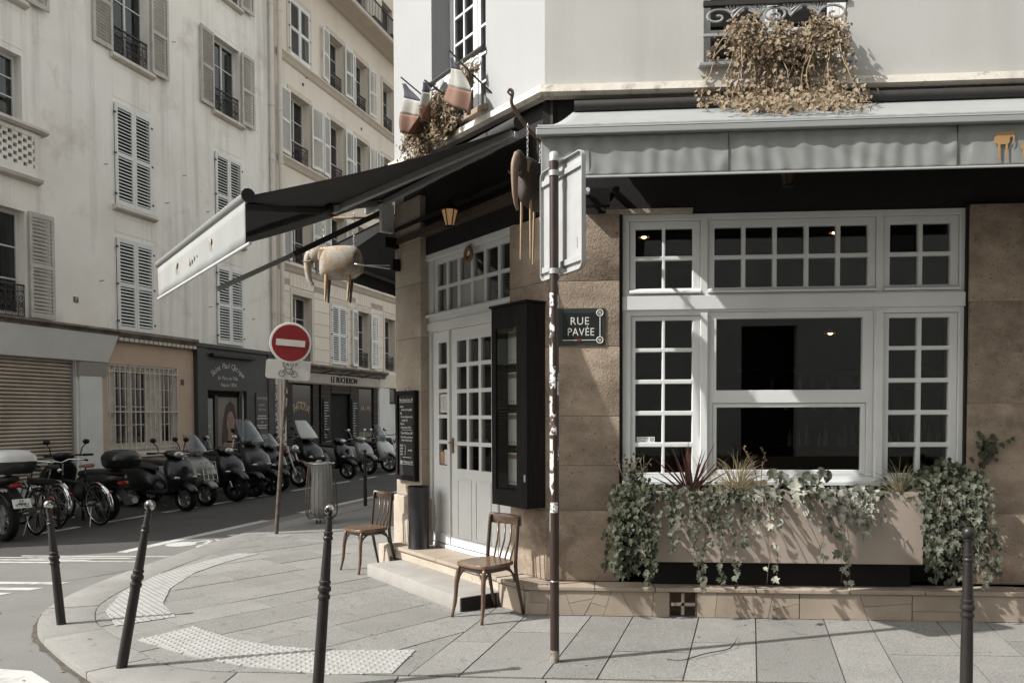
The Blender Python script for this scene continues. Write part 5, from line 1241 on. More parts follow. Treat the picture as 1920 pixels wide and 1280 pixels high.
# first-floor rusticated blocks, one by one
edges = [20.35]+[v for a, c in X2[:4] for v in (a-.14, c+.14)]+[29.2]
for k in range(0, len(edges), 2):
    a, c = edges[k], edges[k+1]
    if c-a < .12: continue
    z = 3.36; j = 0
    while z < 5.42:
        MB().box(a+.006,c-.006,-.022,.0,z+.006,z+.385).build('stone_block', m_l2b, l2, bevel=.006, seg=1); z += .392; j += 1
for a, c in X2[:4]:
    nb = 7; x = a-.14; w = (c-a+.28)/nb
    for k in range(nb): MB().box(x+k*w+.005,x+(k+1)*w-.005,-.024,.0,5.50,5.88).build('stone_block', m_l2b, l2, bevel=.005, seg=1)
for k in range(0, len(edges), 2):
    a, c = edges[k], edges[k+1]
    if c-a > .12: MB().box(a+.006,c-.006,-.022,.0,5.50,5.88).build('stone_block', m_l2b, l2, bevel=.006, seg=1)
for x, z in ((21.9,12.0),(24.7,8.9),(22.6,5.7),(25.4,5.7),(21.7,11.7),(25.5,11.65),(22.2,8.7)): MB().lathe([(.0,0),(.05,0),(.05,.012),(0,.012)], 14, T((x,-.004,z-.02)) @ RX(math.pi/2)).build('vent_disc', m_rust, l2)
# restaurant front
rs2 = thing('restaurant_front','',''); del rs2['label']; del rs2['category']; rs2.parent = l2
MB().prism([(0,3.28),(-.24,3.26),(-.26,3.2),(-.14,3.1),(-.12,3.02),(0,3.0)], 20.5, 27.05, 'x').build('cornice', m_corn, rs2)
MB().box(20.4,26.66,-.09,.0,2.69,2.98).build('fascia', pm('fascia_beige', (.42,.38,.33), .7, col2=(.36,.32,.28), scale=3, streak=.3), rs2)
text('LE BUCHERON', .27, m_dark, rs2, T((23.95,-.098,2.83)), .012, sx=1.0)
for x in (22.5,24.0,25.3): MB().tube([(x,-.1,3.02),(x,-.5,3.08),(x+.3,-.55,2.95),(x+.45,-.5,2.93)], .018, 6).build('sign_lamp', m_dark, rs2)
m_wood_brn = pm('brown_boards', (.030,.021,.015), .7, col2=(.02,.014,.01), scale=6, stretch=(.5,5,5), orand=.15)
MB().box(20.35,26.63,.12,.14,.1,2.66).build('back_panel', m_void, rs2)
for x0, x1 in ((20.4,20.95),(22.1,22.45),(22.6,23.2),(24.55,25.15),(26.28,26.62)):
    for k in range(18): MB().box(x0,x1,.0,.06,.12+k*.141,.12+k*.141+.13).build('board', m_wood_brn, rs2)
for k in range(2): MB().box(23.25,24.5,.0,.06,2.40+k*.13,2.40+k*.13+.12).build('board', m_wood_brn, rs2)
MB().box(20.97,22.08,.05,.06,.3,2.6).build('shop_pane', m_dglass, rs2); MB().box(25.2,26.25,.05,.06,.3,2.6).build('shop_pane', m_dglass, rs2)
m_gold = pm('gold_letters', (.44,.33,.22), .5)
w = 'TRATTORIA'
for i, chh in enumerate(w):
    u = (i-4)/9; a = u*1.15; text(chh, .33, m_gold, rs2, T((21.45+.85*math.sin(a), .04, 1.12+.85*math.cos(a))) @ RY(a), .002, sx=.72, name='letter')
text('BAR A VINS', .2, m_gold, rs2, T((25.72,.04,1.92)), .002, sx=.72)
for x, z0 in ((22.9,2.2),(24.82,2.2)):
    mb_ = MB().box(x-.22,x+.22,-.03,.0,.9,z0).build('menu_board', m_dark, rs2)
    for k in range(14): MB().box(x-.16,x-.16+rnd.uniform(.12,.3),-.034,-.03,z0-.12-k*.085,z0-.1-k*.085).build('menu_line', m_let, mb_)
MB().box(26.66,27.52,-.04,.0,.05,2.68).build('pilaster', m_pil, rs2); MB().box(26.7,28.5,-.06,.0,2.70,3.2).build('fascia', m_trim2, rs2)
dr = MB().box(27.56,28.39,.1,.14,.1,2.1).build('house_door', m_pil, rs2); MB().box(27.56,28.39,.1,.12,2.15,2.66).build('fanlight', m_dglass, rs2)
for z0, z1 in ((.3,1.0),(1.15,2.0)): MB().box(27.66,27.95,.085,.1,z0,z1).build('door_panel', m_pil, dr)
for p in PROTO:
    for ch in list(p.children): bpy.data.objects.remove(ch)
    bpy.data.objects.remove(p)
# ------------------------------------------------------------------ vehicles parked along the far kerb
def ring_yz(x, yc, zc, w, h, n=14, p=.75, x_tilt=0.0):
    out = []
    for k in range(n):
        a = 2*math.pi*k/n; ca, sa = math.cos(a), math.sin(a)
        zz = h*math.copysign(abs(sa)**p, sa)
        out.append((x+x_tilt*zz, yc+w*math.copysign(abs(ca)**p, ca), zc+zz))
    return out
def ring_xy(z, xc, lx, wy, n=14, p=.75):
    return [(xc+lx*math.copysign(abs(math.cos(2*math.pi*k/n))**p, math.cos(2*math.pi*k/n)), wy*math.copysign(abs(math.sin(2*math.pi*k/n))**p, math.sin(2*math.pi*k/n)), z) for k in range(n)]
def wheel(par, x, r, tw, spokes=5, mat=None, rim_r=None, y=0.0, style='cast', steer=0.0):
    m = mat or m_steel; rr = rim_r or r*.66
    w = thing('wheel','',''); del w['label']; del w['category']; w.parent = par; w.matrix_local = T((x,y,r)) @ RZ(steer) @ RX(math.pi/2)
    MB().torus((0,0,0), (r+rr)/2, (r-rr)/2+.004, None, 28, 8, rz=tw).build('tyre', m_rubber, w, smooth=180)
    q = MB(); q.torus((0,0,0), rr, .010, None, 28, 6, rz=tw*.62)
    q.build('rim', m, w, smooth=180)
    q = MB(); q.lathe([(.0,-tw*.6),(.04,-tw*.6),(.045,0),(.04,tw*.6),(.0,tw*.6)], 12)
    for k in range(spokes):
        a = 2*math.pi*k/spokes
        if style == 'cast': q.box(.03, rr, -.03, .03, -.016, .016, RZ(a)); q.box(rr*.6, rr, -.045, .045, -.013, .013, RZ(a))
        elif style == 'thin': q.box(.03, rr, -.012, .012, -.012, .012, RZ(a+.12)); q.box(.03, rr, -.012, .012, -.012, .012, RZ(a-.12))
    q.build('spokes', m, w)
    q = MB().lathe([(.05,-.052),(rr*.62,-.052),(rr*.62,-.046),(.05,-.046)], 20, cap=False) ; q.build('brake_disc', m_steel, w, smooth=40)
    return w
def mirror(par, x, y, z, dx, dy, dz, m):
    MB().tube([(x,y,z),(x+dx*.4,y+dy*.3,z+dz*.6),(x+dx,y+dy,z+dz)], .008, 6).build('mirror_stalk', m, par)
    MB().ell((x+dx,y+dy,z+dz+.03),(.02,.055,.045),10,8).build('mirror', m, par, smooth=180)
m_seat_blk = pm('seat_vinyl', (.014,.013,.013), .6, bump=.1, bscale=300)
m_lens = pm('headlight_lens', (.45,.45,.44), .08, .6)
m_amber = pm('amber_lens', (.40,.20,.06), .2)
m_redl = pm('red_lens', (.22,.015,.012), .2)
def paint(nm, c, met=.0): return pm('paint_'+nm, c, .32, met, spec=.3, coat=.3, col2=tuple(v*.86 for v in c), scale=3)
def scooter(label, t, n, ang, col, wr=.235, rim_m=None, screen=None, box=None, rack=False, big=False, style='cast', cover=None, fend=None, two=False, trim=False, pitch=0.0):
    P = SP(n, t, ZR); s = thing('scooter', label, 'scooter', loc=P, rz=rad(ang), group='scooters and motorcycles parked side by side'); s.scale = (1.22,1.2,1.03)
    fm = fend or col; W = 1.32; k = 1.12 if big else 1.0
    # origin under the front wheel; x points forward
    xf, xr = 0.0, -W*k
    if two:
        wheel(s, xf, wr, .055, 5, rim_m, y=.21, style=style); wheel(s, xf, wr, .055, 5, rim_m, y=-.21, style=style)
    else: wheel(s, xf, wr, .055, 5, rim_m, style=style)
    wheel(s, xr, wr, .06, 5, rim_m, style=style)
    # rear body
    rg = [ring_yz(xr-.38*k,0,.70*k,.05,.05), ring_yz(xr-.30*k,0,.68*k,.12,.10), ring_yz(xr-.1*k,0,.60*k,.21*k,.20*k), ring_yz(xr+.15*k,0,.54*k,.23*k,.24*k), ring_yz(xr+.42*k,0,.52*k,.20*k,.24*k), ring_yz(xr+.6*k,0,.47*k,.14,.17*k), ring_yz(xr+.68*k,0,.42*k,.10,.12)]
    MB().loft(rg).build('body', col, s, smooth=60)
    if trim: MB().tube([(xr-.2,.19*k,.52*k),(xr+.1,.215*k,.50*k),(xr+.4,.185*k,.46*k)], .012, 6).build('chrome_trim', m_chrome, s)
    st = [ring_yz(xr-.33*k,0,.78*k,.07,.03), ring_yz(xr-.2*k,0,.785*k,.13,.055), ring_yz(xr+.1*k,0,.775*k,.15,.06), ring_yz(xr+.35*k,0,.765*k,.13,.06), ring_yz(xr+.55*k,0,.75*k,.09,.045), ring_yz(xr+.62*k,0,.72*k,.05,.03)]
    MB().loft(st).build('seat', m_seat_blk, s, smooth=60)
    # floor and front shield
    MB().loft([ring_yz(xr+.55*k,0,.32,.14,.06), ring_yz(xr+.8*k,0,.30,.16,.05), ring_yz(xf-.30*k,0,.31,.16,.05), ring_yz(xf-.22*k,0,.34,.13,.06)]).build('footboard', m_black, s, smooth=60)
    sh = [ring_xy(.34,xf-.17*k,.08,.19), ring_xy(.48*k,xf-.10*k,.11,.23*k), ring_xy(.62*k,xf-.10*k,.13,.26*k), ring_xy(.76*k,xf-.15*k,.13,.25*k), ring_xy(.88*k,xf-.225*k,.10,.19*k), ring_xy(.95*k,xf-.27*k,.05,.10)]
    MB().loft(sh).build('leg_shield', col, s, smooth=60)
    if trim: MB().tube([(xf-.02,.0,.92*k) if False else (xf-.19,.21*k,.40*k),(xf-.17,.225*k,.62*k),(xf-.21,.215*k,.78*k),(xf-.26,.15*k,.93*k)], .009, 6).build('shield_trim', m_chrome, s); MB().box(xf-.03,xf+.02,-.03,.03,.50,.80).build('front_crest', m_black, s, bevel=.01)
    for sy in (1,-1): MB().ell((xf-.0*k,.15*sy*k,.60*k),(.03,.055,.03),10,6).build('indicator', m_lens, s, smooth=180)
    # fork, fender
    for sy in ((1,-1) if not two else (1.8,-1.8)): MB().tube([(xf,.075*sy,wr),(xf-.12,.075*sy,.55)], .018, 8).build('fork', m_steel if style == 'thin' else m_black, s)
    for yy in ((0,) if not two else (.21,-.21)):
        fr = []
        for q in range(11):
            a = rad(28+q*13.5); r_ = wr+.032
            c_, s_ = math.cos(a), math.sin(a); ww = .085*(.75+.25*math.sin(math.pi*q/10))
            fr.append([(xf+c_*(r_+d), yy+ww*u, wr+s_*(r_+d)) for u, d in ((-1,-.045),(-.85,.0),(-.4,.02),(0,.026),(.4,.02),(.85,.0),(1,-.045))])
        b = MB(); b.loft(fr, closed=False, cap=False); o = b.build('front_fender', fm, s, smooth=180); thick(o, .008)
    # handlebar, head
    MB().loft([ring_xy(.92*k,xf-.27*k,.06,.09), ring_xy(.98*k,xf-.25*k,.10,.15), ring_xy(1.04*k,xf-.27*k,.10,.16), ring_xy(1.08*k,xf-.30*k,.05,.09)]).build('headset', col if not cover else cover, s, smooth=60)
    MB().ell((xf-.155*k,0,1.0*k),(.035,.085,.06),12,8).build('headlight', m_lens, s, smooth=180)
    MB().tube([(xf-.40*k,.33,1.03*k),(xf-.30*k,.17,1.03*k),(xf-.30*k,-.17,1.03*k),(xf-.40*k,-.33,1.03*k)], .014, 8).build('handlebar', m_black, s)
    for sy in (1,-1):
        MB().tube([(xf-.36*k,.24*sy,1.03*k),(xf-.42*k,.36*sy,1.03*k)], .02, 8).build('grip', m_rubber, s)
        MB().tube([(xf-.30*k,.2*sy,1.02*k),(xf-.34*k,.34*sy,1.0*k)], .007, 6).build('brake_lever', m_steel, s)
        mirror(s, xf-.33*k, .22*sy, 1.05*k, -.03, .07*sy, .18, m_black if style != 'thin' else m_steel)
    MB().ell((xr-.375*k,0,.62*k),(.03,.09,.05),10,6).build('tail_light', m_redl, s, smooth=180)
    MB().bar((xr-.32*k,0,.5*k),(xr-.5*k,0,.28*k),.12,.012).build('rear_mudguard', m_black, s)
    MB().tube([(xr+.35,-.14,.2),(xr+.1,-.17,.22),(xr-.25,-.17,.30),(xr-.38,-.17,.33)], [.03,.05,.058,.05], 10).build('exhaust', m_steel, s, smooth=60)
    MB().tube([(xr+.5,.1,.25),(xr+.42,.24,.03),(xr+.52,.25,.0)], .012, 6).build('side_stand', m_steel, s)
    if screen:
        h, w_, m = screen; g = lambda u, v: (xf-.10*k-.62*v*h-.05*(2*u-1)**2*3*.5, (2*u-1)*w_*(1-.35*v*v), 1.0*k+h*v)
        thick(cloth(10, 8, g).build('windscreen', m, s, smooth=180), .006)
    if box:
        bm_, lid = box; x = xr-.34*k; z = .86*k
        lo = [ring_xy(z,x,.17,.17,16,.6), ring_xy(z+.05,x,.21,.21,16,.6), ring_xy(z+.14,x,.225,.225,16,.6)]
        MB().loft(lo).build('top_box', bm_, s, smooth=50)
        hi = [ring_xy(z+.145,x,.228,.228,16,.6), ring_xy(z+.20,x,.22,.22,16,.6), ring_xy(z+.27,x+.01,.17,.17,16,.6), ring_xy(z+.30,x+.01,.09,.09,16,.6)]
        MB().loft(hi).build('top_box_lid', lid, s, smooth=60)
    if rack:
        q = MB()
        for kk in range(4): z = .80-.11*kk; x = xf-.0+.02*kk; q.tube([(x,.13,z),(x+.06,.13,z+.03),(x+.06,-.13,z+.03),(x,-.13,z)], .008, 5)
        for yy in (-.13,-.045,.045,.13): q.tube([(xf+.06,yy,.83),(xf+.12,yy,.49)], .007, 5)
        q.build('front_rack', m_chrome, s)
    return s
black, silver, dgrey, white_p = paint('black',(.008,.008,.0085)), paint('silver',(.24,.235,.22),.2), paint('graphite',(.028,.028,.028),.1), paint('white',(.5,.5,.48))
maroon = paint('maroon',(.10,.035,.028))
m_rimblk = pm('rim_black', (.03,.03,.03), .4, .5)
A0 = -27
scooter('glossy black retro scooter with five-spoke wheel, first right of the bicycles', 12.35, -9.95, A0, black, .225, m_steel, trim=True)
scooter('silver retro scooter with chrome front rack and clear screen', 13.15, -10.12, A0+2, silver, .225, m_steel, rack=True, screen=(.34,.2,m_clear))
scooter('black step-through scooter with tall front wheel next to the silver one', 14.0, -10.07, A0, black, .29, m_rimblk, style='thin', fend=dgrey)
scooter('big graphite three-wheeled scooter with tall windscreen before the optician', 15.05, -10.15, A0+2, dgrey, .25, m_rimblk, big=True, screen=(.5,.27,m_clear), two=True, fend=black)
scooter('black scooter with broad pale windscreen behind the litter bin', 18.1, -10.6, A0, black, .235, m_rimblk, screen=(.45,.25,pm('hazy_screen',(.4,.4,.38),.2)), big=True)
scooter('dark scooter with chrome-edged shield between litter bin and bollard', 19.75, -10.6, A0, black, .24, m_steel, trim=True)
scooter('grey scooter with spread seat cover beside the thin far bollard', 21.35, -10.8, A0, silver, .28, m_steel, style='thin', cover=silver)
scooter('white scooter with narrow clear windscreen, nearest the chalkboard', 22.4, -10.6, A0, white_p, .29, m_steel, style='thin', screen=(.42,.16,m_clear))
scooter('black scooter with rounded black top box turned away, behind the bicycles', 11.35, -11.95, A0+180, black, .24, m_rimblk, box=(black, black))
def motorbike(label, t, n, ang, col, box=None, plate=None, wr=.31, rimc=None, flip=False):
    P = SP(n, t, ZR); s = thing('motorcycle', label, 'motorcycle', loc=P, rz=rad(ang), group='scooters and motorcycles parked side by side'); s.scale = (1.12,1.12,1.0)
    W = 1.40; xr = -W
    wheel(s, 0, wr, .05, 5, rimc or m_steel, style='thin'); wheel(s, xr, wr, .065, 5, rimc or m_steel, style='thin')
    for sy in (1,-1): MB().tube([(0,.09*sy,wr),(-.2,.09*sy,.75),(-.28,.09*sy,1.0)], .022, 8).build('fork', m_steel, s)
    MB().loft([ring_yz(-.28,0,.86,.05,.06), ring_yz(-.38,0,.88,.14,.12), ring_yz(-.6,0,.88,.16,.13), ring_yz(-.8,0,.82,.11,.09), ring_yz(-.86,0,.80,.07,.05)]).build('tank', col, s, smooth=60)
    MB().loft([ring_yz(-.80,0,.80,.09,.04), ring_yz(-1.0,0,.79,.14,.06), ring_yz(-1.3,0,.82,.14,.06), ring_yz(-1.6,0,.88,.10,.05), ring_yz(-1.68,0,.89,.06,.03)]).build('seat', m_seat_blk, s, smooth=60)
    MB().loft([ring_yz(-.42,0,.48,.12,.14), ring_yz(-.6,0,.46,.17,.2), ring_yz(-.85,0,.44,.17,.18), ring_yz(-1.0,0,.46,.12,.12)]).build('engine', pm('engine_metal', (.09,.09,.09), .5, .6), s, smooth=40)
    for sy in (1,-1): MB().tube([(-.27,.05*sy,.88),(-.55,.1*sy,.72),(-.95,.11*sy,.68),(-1.2,.12*sy,.6),(xr,.12*sy,wr)], .022, 8).build('frame_tube', m_black, s)
    MB().tube([(-.5,-.12,.35),(-.6,-.18,.25),(-1.1,-.2,.27),(-1.65,-.22,.42)], [.025,.025,.045,.055], 10).build('exhaust', m_chrome, s, smooth=60)
    MB().ell((-.13,0,.93),(.06,.1,.1),14,8).build('headlight', m_lens, s, smooth=180)
    MB().tube([(-.48,.36,1.08),(-.34,.18,1.1),(-.32,-.18,1.1),(-.48,-.36,1.08)], .013, 8).build('handlebar', m_black, s)
    for sy in (1,-1): mirror(s, -.38, .2*sy, 1.1, -.02, .1*sy, .15, m_black); MB().ell((-.2,.17*sy,.85),(.03,.03,.025),8,6).build('indicator', m_amber, s, smooth=180)
    fr = []
    for q in range(9):
        a = rad(35+q*14); fr.append([(math.cos(a)*(wr+.03), u*.07, wr+math.sin(a)*(wr+.03)+.012*(1-u*u)) for u in (-1,-.5,0,.5,1)])
    thick(MB().loft(fr, closed=False, cap=False).build('front_fender', col, s, smooth=180), .008)
    fr = []
    for q in range(9):
        a = rad(40+q*14); fr.append([(xr+math.cos(a)*(wr+.05), u*.085, wr+math.sin(a)*(wr+.05)+.012*(1-u*u)) for u in (-1,-.5,0,.5,1)])
    thick(MB().loft(fr, closed=False, cap=False).build('rear_fender', m_black, s, smooth=180), .008)
    MB().ell((-1.72,0,.80),(.03,.08,.04),10,6).build('tail_light', m_redl, s, smooth=180)
    MB().tube([(-.9,.12,.2),(-.85,.28,.02),(-.78,.3,.0)], .012, 6).build('side_stand', m_steel, s)
    if box:
        bm_, lid = box; x = -1.62; z = .96
        MB().loft([ring_xy(z,x,.19,.2,16,.6), ring_xy(z+.06,x,.23,.24,16,.6), ring_xy(z+.17,x,.24,.25,16,.6)]).build('top_box', bm_, s, smooth=50)
        MB().loft([ring_xy(z+.172,x,.243,.253,16,.6), ring_xy(z+.24,x,.235,.245,16,.6), ring_xy(z+.31,x+.01,.17,.18,16,.6), ring_xy(z+.33,x+.01,.1,.1,16,.6)]).build('top_box_lid', lid, s, smooth=60)
        MB().tube([(-1.3,0,.84),(-1.5,0,.93),(x,0,z)], .02, 6).build('rack', m_steel, s)
    if plate:
        pl_ = MB().box(-.105,.105,-.004,.004,-.065,.065, T((-1.86,0,.56)) @ RZ(-math.pi/2) @ RX(rad(-22))).build('number_plate', pm('plate_white',(.6,.6,.57),.4), s)
        MB().bar((-1.62,0,.75),(-1.87,0,.55),.1,.014).build('plate_holder', m_black, s)
        text('EF', .062, m_dark, pl_, T((-1.86,0,.56)) @ RZ(-math.pi/2) @ RX(rad(-22)) @ T((0,-.006,.028)), .0005); text('919-BZ', .062, m_dark, pl_, T((-1.86,0,.56)) @ RZ(-math.pi/2) @ RX(rad(-22)) @ T((0,-.006,-.03)), .0005, sx=.85)
    return s
motorbike('dark motorcycle with white-lidded top box and number plate at the left picture edge', 9.15, -11.55, A0+178, black, box=(black, white_p), plate=True)
scooter('low dark scooter squeezed in just left of the no-entry pole', 16.1, -10.4, A0+3, black, .235, m_steel, trim=True, screen=(.3,.2,m_clear))
motorbike('maroon motorcycle half hidden by the no-entry pole and litter bin', 17.2, -10.55, A0, maroon)
motorbike('dark naked motorcycle at the far end of the row behind the chalkboard', 23.9, -10.9, A0, black)
# ------------------------------------------------------------------ bicycles
def bicycle(label, t, n, ang, frame_m, fender_m, saddle_m, r=.34, rack=True, basket=False, lean=6):
    P = SP(n, t, ZR); s = thing('bicycle', label, 'bicycle', group='bicycles at the rack')
    s.matrix_world = T(P) @ RZ(rad(ang)) @ RX(rad(lean))
    W = 1.06   # origin under the rear wheel, x forward
    for nm, x, st in (('rear',0,0),('front',W,.25)):
        w = thing('wheel','',''); del w['label']; del w['category']; w.parent = s; w.matrix_local = T((x,0,r)) @ RZ(st if x else 0) @ RX(math.pi/2)
        MB().torus((0,0,0), r-.017, .018, None, 36, 6).build('tyre', m_rubber, w, smooth=180)
        MB().torus((0,0,0), r-.04, .009, None, 36, 5, rz=.013).build('rim', m_chrome, w, smooth=180)
        q = MB()
        for k in range(20):
            a = 2*math.pi*k/20; b_ = a+.5*(1 if k % 2 else -1)
            q.tube([(.02*math.cos(b_),.02*math.sin(b_),.02*(1 if k % 4 < 2 else -1)),((r-.045)*math.cos(a),(r-.045)*math.sin(a),0)], .0016, 3)
        q.build('spokes', m_steel, w, kind='stuff'); MB().lathe([(.0,-.035),(.022,-.03),(.022,.03),(0,.035)], 10).build('hub', m_steel, w)
        fr = []
        for q_ in range(13):
            a = rad((20 if not x else 10)+q_*(12 if not x else 10)) if not x else rad(40+q_*9)
            if not x: a = math.pi-rad(-15+q_*11)
            fr.append([(x+math.cos(a)*(r+.018), u*.028, r+math.sin(a)*(r+.018)+.008*(1-u*u)) for u in (-1,-.5,0,.5,1)])
        thick(MB().loft(fr, closed=False, cap=False).build('fender', fender_m, s, smooth=180), .004)
    bb = (.43,0,.29); stp = (.27,0,.74); hd0, hd1 = (.90,0,.60), (.86,0,.80)
    for a, c, rr in ((bb,(.245,0,.84),.016),(bb,hd0,.018),((.29,0,.66),(.88,0,.72),.016),(hd0,hd1,.02)):
        MB().tube([a,c], rr, 8).build('frame_tube', frame_m, s)
    for sy in (1,-1):
        MB().tube([(0,.05*sy,r),(bb[0],.03*sy,bb[2])], .009, 6).build('chain_stay', frame_m, s); MB().tube([(0,.05*sy,r),(.285,.025*sy,.68)], .008, 6).build('seat_stay', frame_m, s)
        MB().tube([(W,.045*sy,r),(.93,.04*sy,.60)], .012, 6).build('fork', frame_m, s)
        MB().tube([(bb[0],.06*sy,bb[2]),(bb[0]+.11*sy,.08*sy,bb[2]-.13*sy)], .010, 6).build('crank', m_steel, s)
        MB().box(-.045,.045,-.035,.035,-.012,.012, T((bb[0]+.11*sy,.12*sy,bb[2]-.13*sy))).build('pedal', m_black, s)
    MB().lathe([(.0,0),(.095,0),(.095,.006),(0,.006)], 24, T((bb[0],-.045,bb[2])) @ RX(math.pi/2)).build('chain_ring', m_steel, s)
    MB().tube([(.245,0,.84),(.225,0,.93)], .013, 8).build('seat_post', m_chrome, s)
    MB().loft([ring_yz(.09,0,.955,.06,.025), ring_yz(.13,0,.965,.095,.03), ring_yz(.22,0,.962,.075,.028), ring_yz(.31,0,.955,.03,.022), ring_yz(.37,0,.945,.02,.015)]).build('saddle', saddle_m, s, smooth=60)
    MB().tube([hd1,(.84,0,.98)], .013, 8).build('stem', m_chrome, s)
    MB().tube([(.66,.30,1.0),(.74,.26,1.02),(.86,.12,1.03),(.87,0,.99),(.86,-.12,1.03),(.74,-.26,1.02),(.66,-.30,1.0)], .011, 8).build('handlebar', m_chrome, s, smooth=180)
    for sy in (1,-1): MB().tube([(.76,.265*sy,1.02),(.64,.31*sy,.995)], .017, 8).build('grip', m_rubber, s); MB().tube([(.86,.15*sy,1.02),(.80,.27*sy,.985)], .005, 5).build('brake_lever', m_steel, s)
    MB().ell((.95,0,.86),(.035,.035,.035),10,6).build('lamp', m_chrome, s, smooth=180); MB().ell((-.36,0,.56),(.02,.03,.025),8,6).build('tail_light', m_redl, s, smooth=180)
    if rack:
        q = MB().tube([(.2,.07,.74),(-.22,.07,.75),(-.3,.0,.75),(-.22,-.07,.75),(.2,-.07,.74)], .007, 5)
        for sy in (1,-1): q.tube([(-.12,.07*sy,.75),(0,.055*sy,r)], .005, 5)
        for xx in (-.15,0,.12): q.tube([(xx,.07,.75),(xx,-.07,.75)], .005, 5)
        q.build('rack', m_black, s)
    if basket: MB().box(-.25,.12,-.12,.12,.76,.84).build('rack_bag', m_black, s, bevel=.02)
    MB().tube([(.1,.06,.3),(.02,.16,.0)], .009, 6).build('kick_stand', m_steel, s)
m_brown_seat = pm('tan_leather', (.16,.062,.03), .45)
m_frb = paint('bike_black',(.014,.014,.014)); m_frs = paint('bike_grey',(.16,.16,.155),.4)
bicycle('black city bicycle with rear rack and bag, second vehicle from the left edge', 9.25, -10.1, A0+178, m_frb, m_black, m_seat_blk, basket=True, lean=5)
bicycle('bicycle with silver mudguard and tan saddle, rightmost of the bicycles', 10.35, -9.98, A0+182, m_frb, m_chrome, m_brown_seat, lean=-5)
bicycle('bicycle in the middle between the two others, silver rear guard', 9.85, -10.35, A0+180, m_frs, m_chrome, m_seat_blk, rack=False, lean=4)
bicycle('grey bicycle leaning behind the number-plate motorcycle', 8.75, -10.6, A0+176, m_frs, m_black, m_seat_blk, rack=False, lean=6)
for k, (t, lb) in enumerate(((9.85,'thin black bicycle hoop nearer the left edge'),(10.75,'thin black bicycle hoop just before the first scooter'))):
    P = SP(-10.5, t, ZR); st = thing('bicycle_stand', lb, 'bicycle stand', loc=P, rz=rad(A0), group='bicycle hoops on the parking strip')
    MB().tube([(.3,0,0),(.3,0,.40),(.26,0,.50),(.18,0,.54),(-.18,0,.54),(-.26,0,.50),(-.3,0,.40),(-.3,0,0)], .024, 10).build('hoop', m_iron, st, smooth=180)
# ------------------------------------------------------------------ planter and plants
m_planter = pm('taupe_planter', (.34,.285,.24), .65, col2=(.315,.262,.22), scale=2, speck=.12, sscale=220, sdark=.8)
pt = thing('planter', 'long taupe metal planter under the shop window', 'planter', M=T(CORNER))
holed(MB(), .815, 3.085, .463, 1.055, -.2, -.185, []).build('front_panel', m_planter, pt, bevel=.004)
MB().box(.815,.83,-.185,.02,.463,1.055).build('end_panel', m_planter, pt); MB().box(3.07,3.085,-.185,.02,.463,1.055).build('end_panel', m_planter, pt)
MB().box(.83,3.07,.005,.02,.463,1.055).build('back_panel', m_planter, pt); MB().box(.83,3.07,-.185,.005,.463,.48).build('bottom', m_planter, pt)
m_soil = pm('soil', (.03,.022,.016), .95, bump=.8, bscale=40)
MB().box(.83,3.07,-.185,.005,.9,1.0).build('soil', m_soil, pt)
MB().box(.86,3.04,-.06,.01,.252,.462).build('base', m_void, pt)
IVY = [(0,-.5),(.10,-.46),(.33,-.36),(.42,-.20),(.28,-.10),(.50,.10),(.34,.16),(.16,.16),(.14,.34),(0,.58),(-.14,.34),(-.16,.16),(-.34,.16),(-.50,.10),(-.28,-.10),(-.42,-.20),(-.33,-.36),(-.10,-.46)]
OVAL = [(0,-.5),(.2,-.38),(.34,-.12),(.32,.14),(.16,.4),(0,.55),(-.16,.4),(-.32,.14),(-.34,-.12),(-.2,-.38)]
def leaf_verts(shape, s, p, nrm, up, fold=.18, curl=.12):
    z = Vector(nrm).normalized(); u = Vector(up); y = (u-z*u.dot(z))
    if y.length < 1e-3: y = z.orthogonal()
    y.normalize(); x = y.cross(z); vs = []
    for a, b in shape:
        h = abs(a)*fold - (b*b)*curl; vs.append(Vector(p)+x*(a*s)+y*(b*s)+z*(h*s))
    return vs
def add_leaf(b, shape, s, p, nrm, up, **k):
    v = leaf_verts(shape, s, p, nrm, up, **k); n = len(b.v); b.v += v
    c = Vector(p); b.v.append(c); m = len(v)
    for i in range(m): b.f.append((n+i, n+(i+1) % m, n+m))
class RB(MB):
    pass
def leafmat(nm, c1, c2, c3=None, tr=.18): return pm('leaf_'+nm, c1, .6, col2=c2, scale=18, lo=.42, hi=.6, spec=.2, trans=tr, col3=c3, scale3=30, lo3=.55, hi3=.66) 
m_ivy = leafmat('ivy', (.050,.057,.034), (.078,.084,.056), (.028,.034,.021))
m_ivy_v = leafmat('variegated', (.115,.12,.09), (.045,.052,.034), (.25,.245,.205))
m_ivy_p = leafmat('pale', (.34,.335,.29), (.15,.155,.12), (.40,.39,.34))
m_dry = leafmat('dry', (.21,.155,.10), (.29,.225,.15), (.12,.085,.055), .3)
m_dry2 = leafmat('dry_pale', (.31,.25,.175), (.23,.175,.115), (.37,.31,.225), .3)
m_stem = pm('stem', (.10,.07,.045), .8, col2=(.17,.12,.08), scale=30)
m_stem_dry = pm('dry_stem', (.33,.25,.17), .85, col2=(.24,.18,.12), scale=30)
def rv(a, b): return rnd.uniform(a, b)
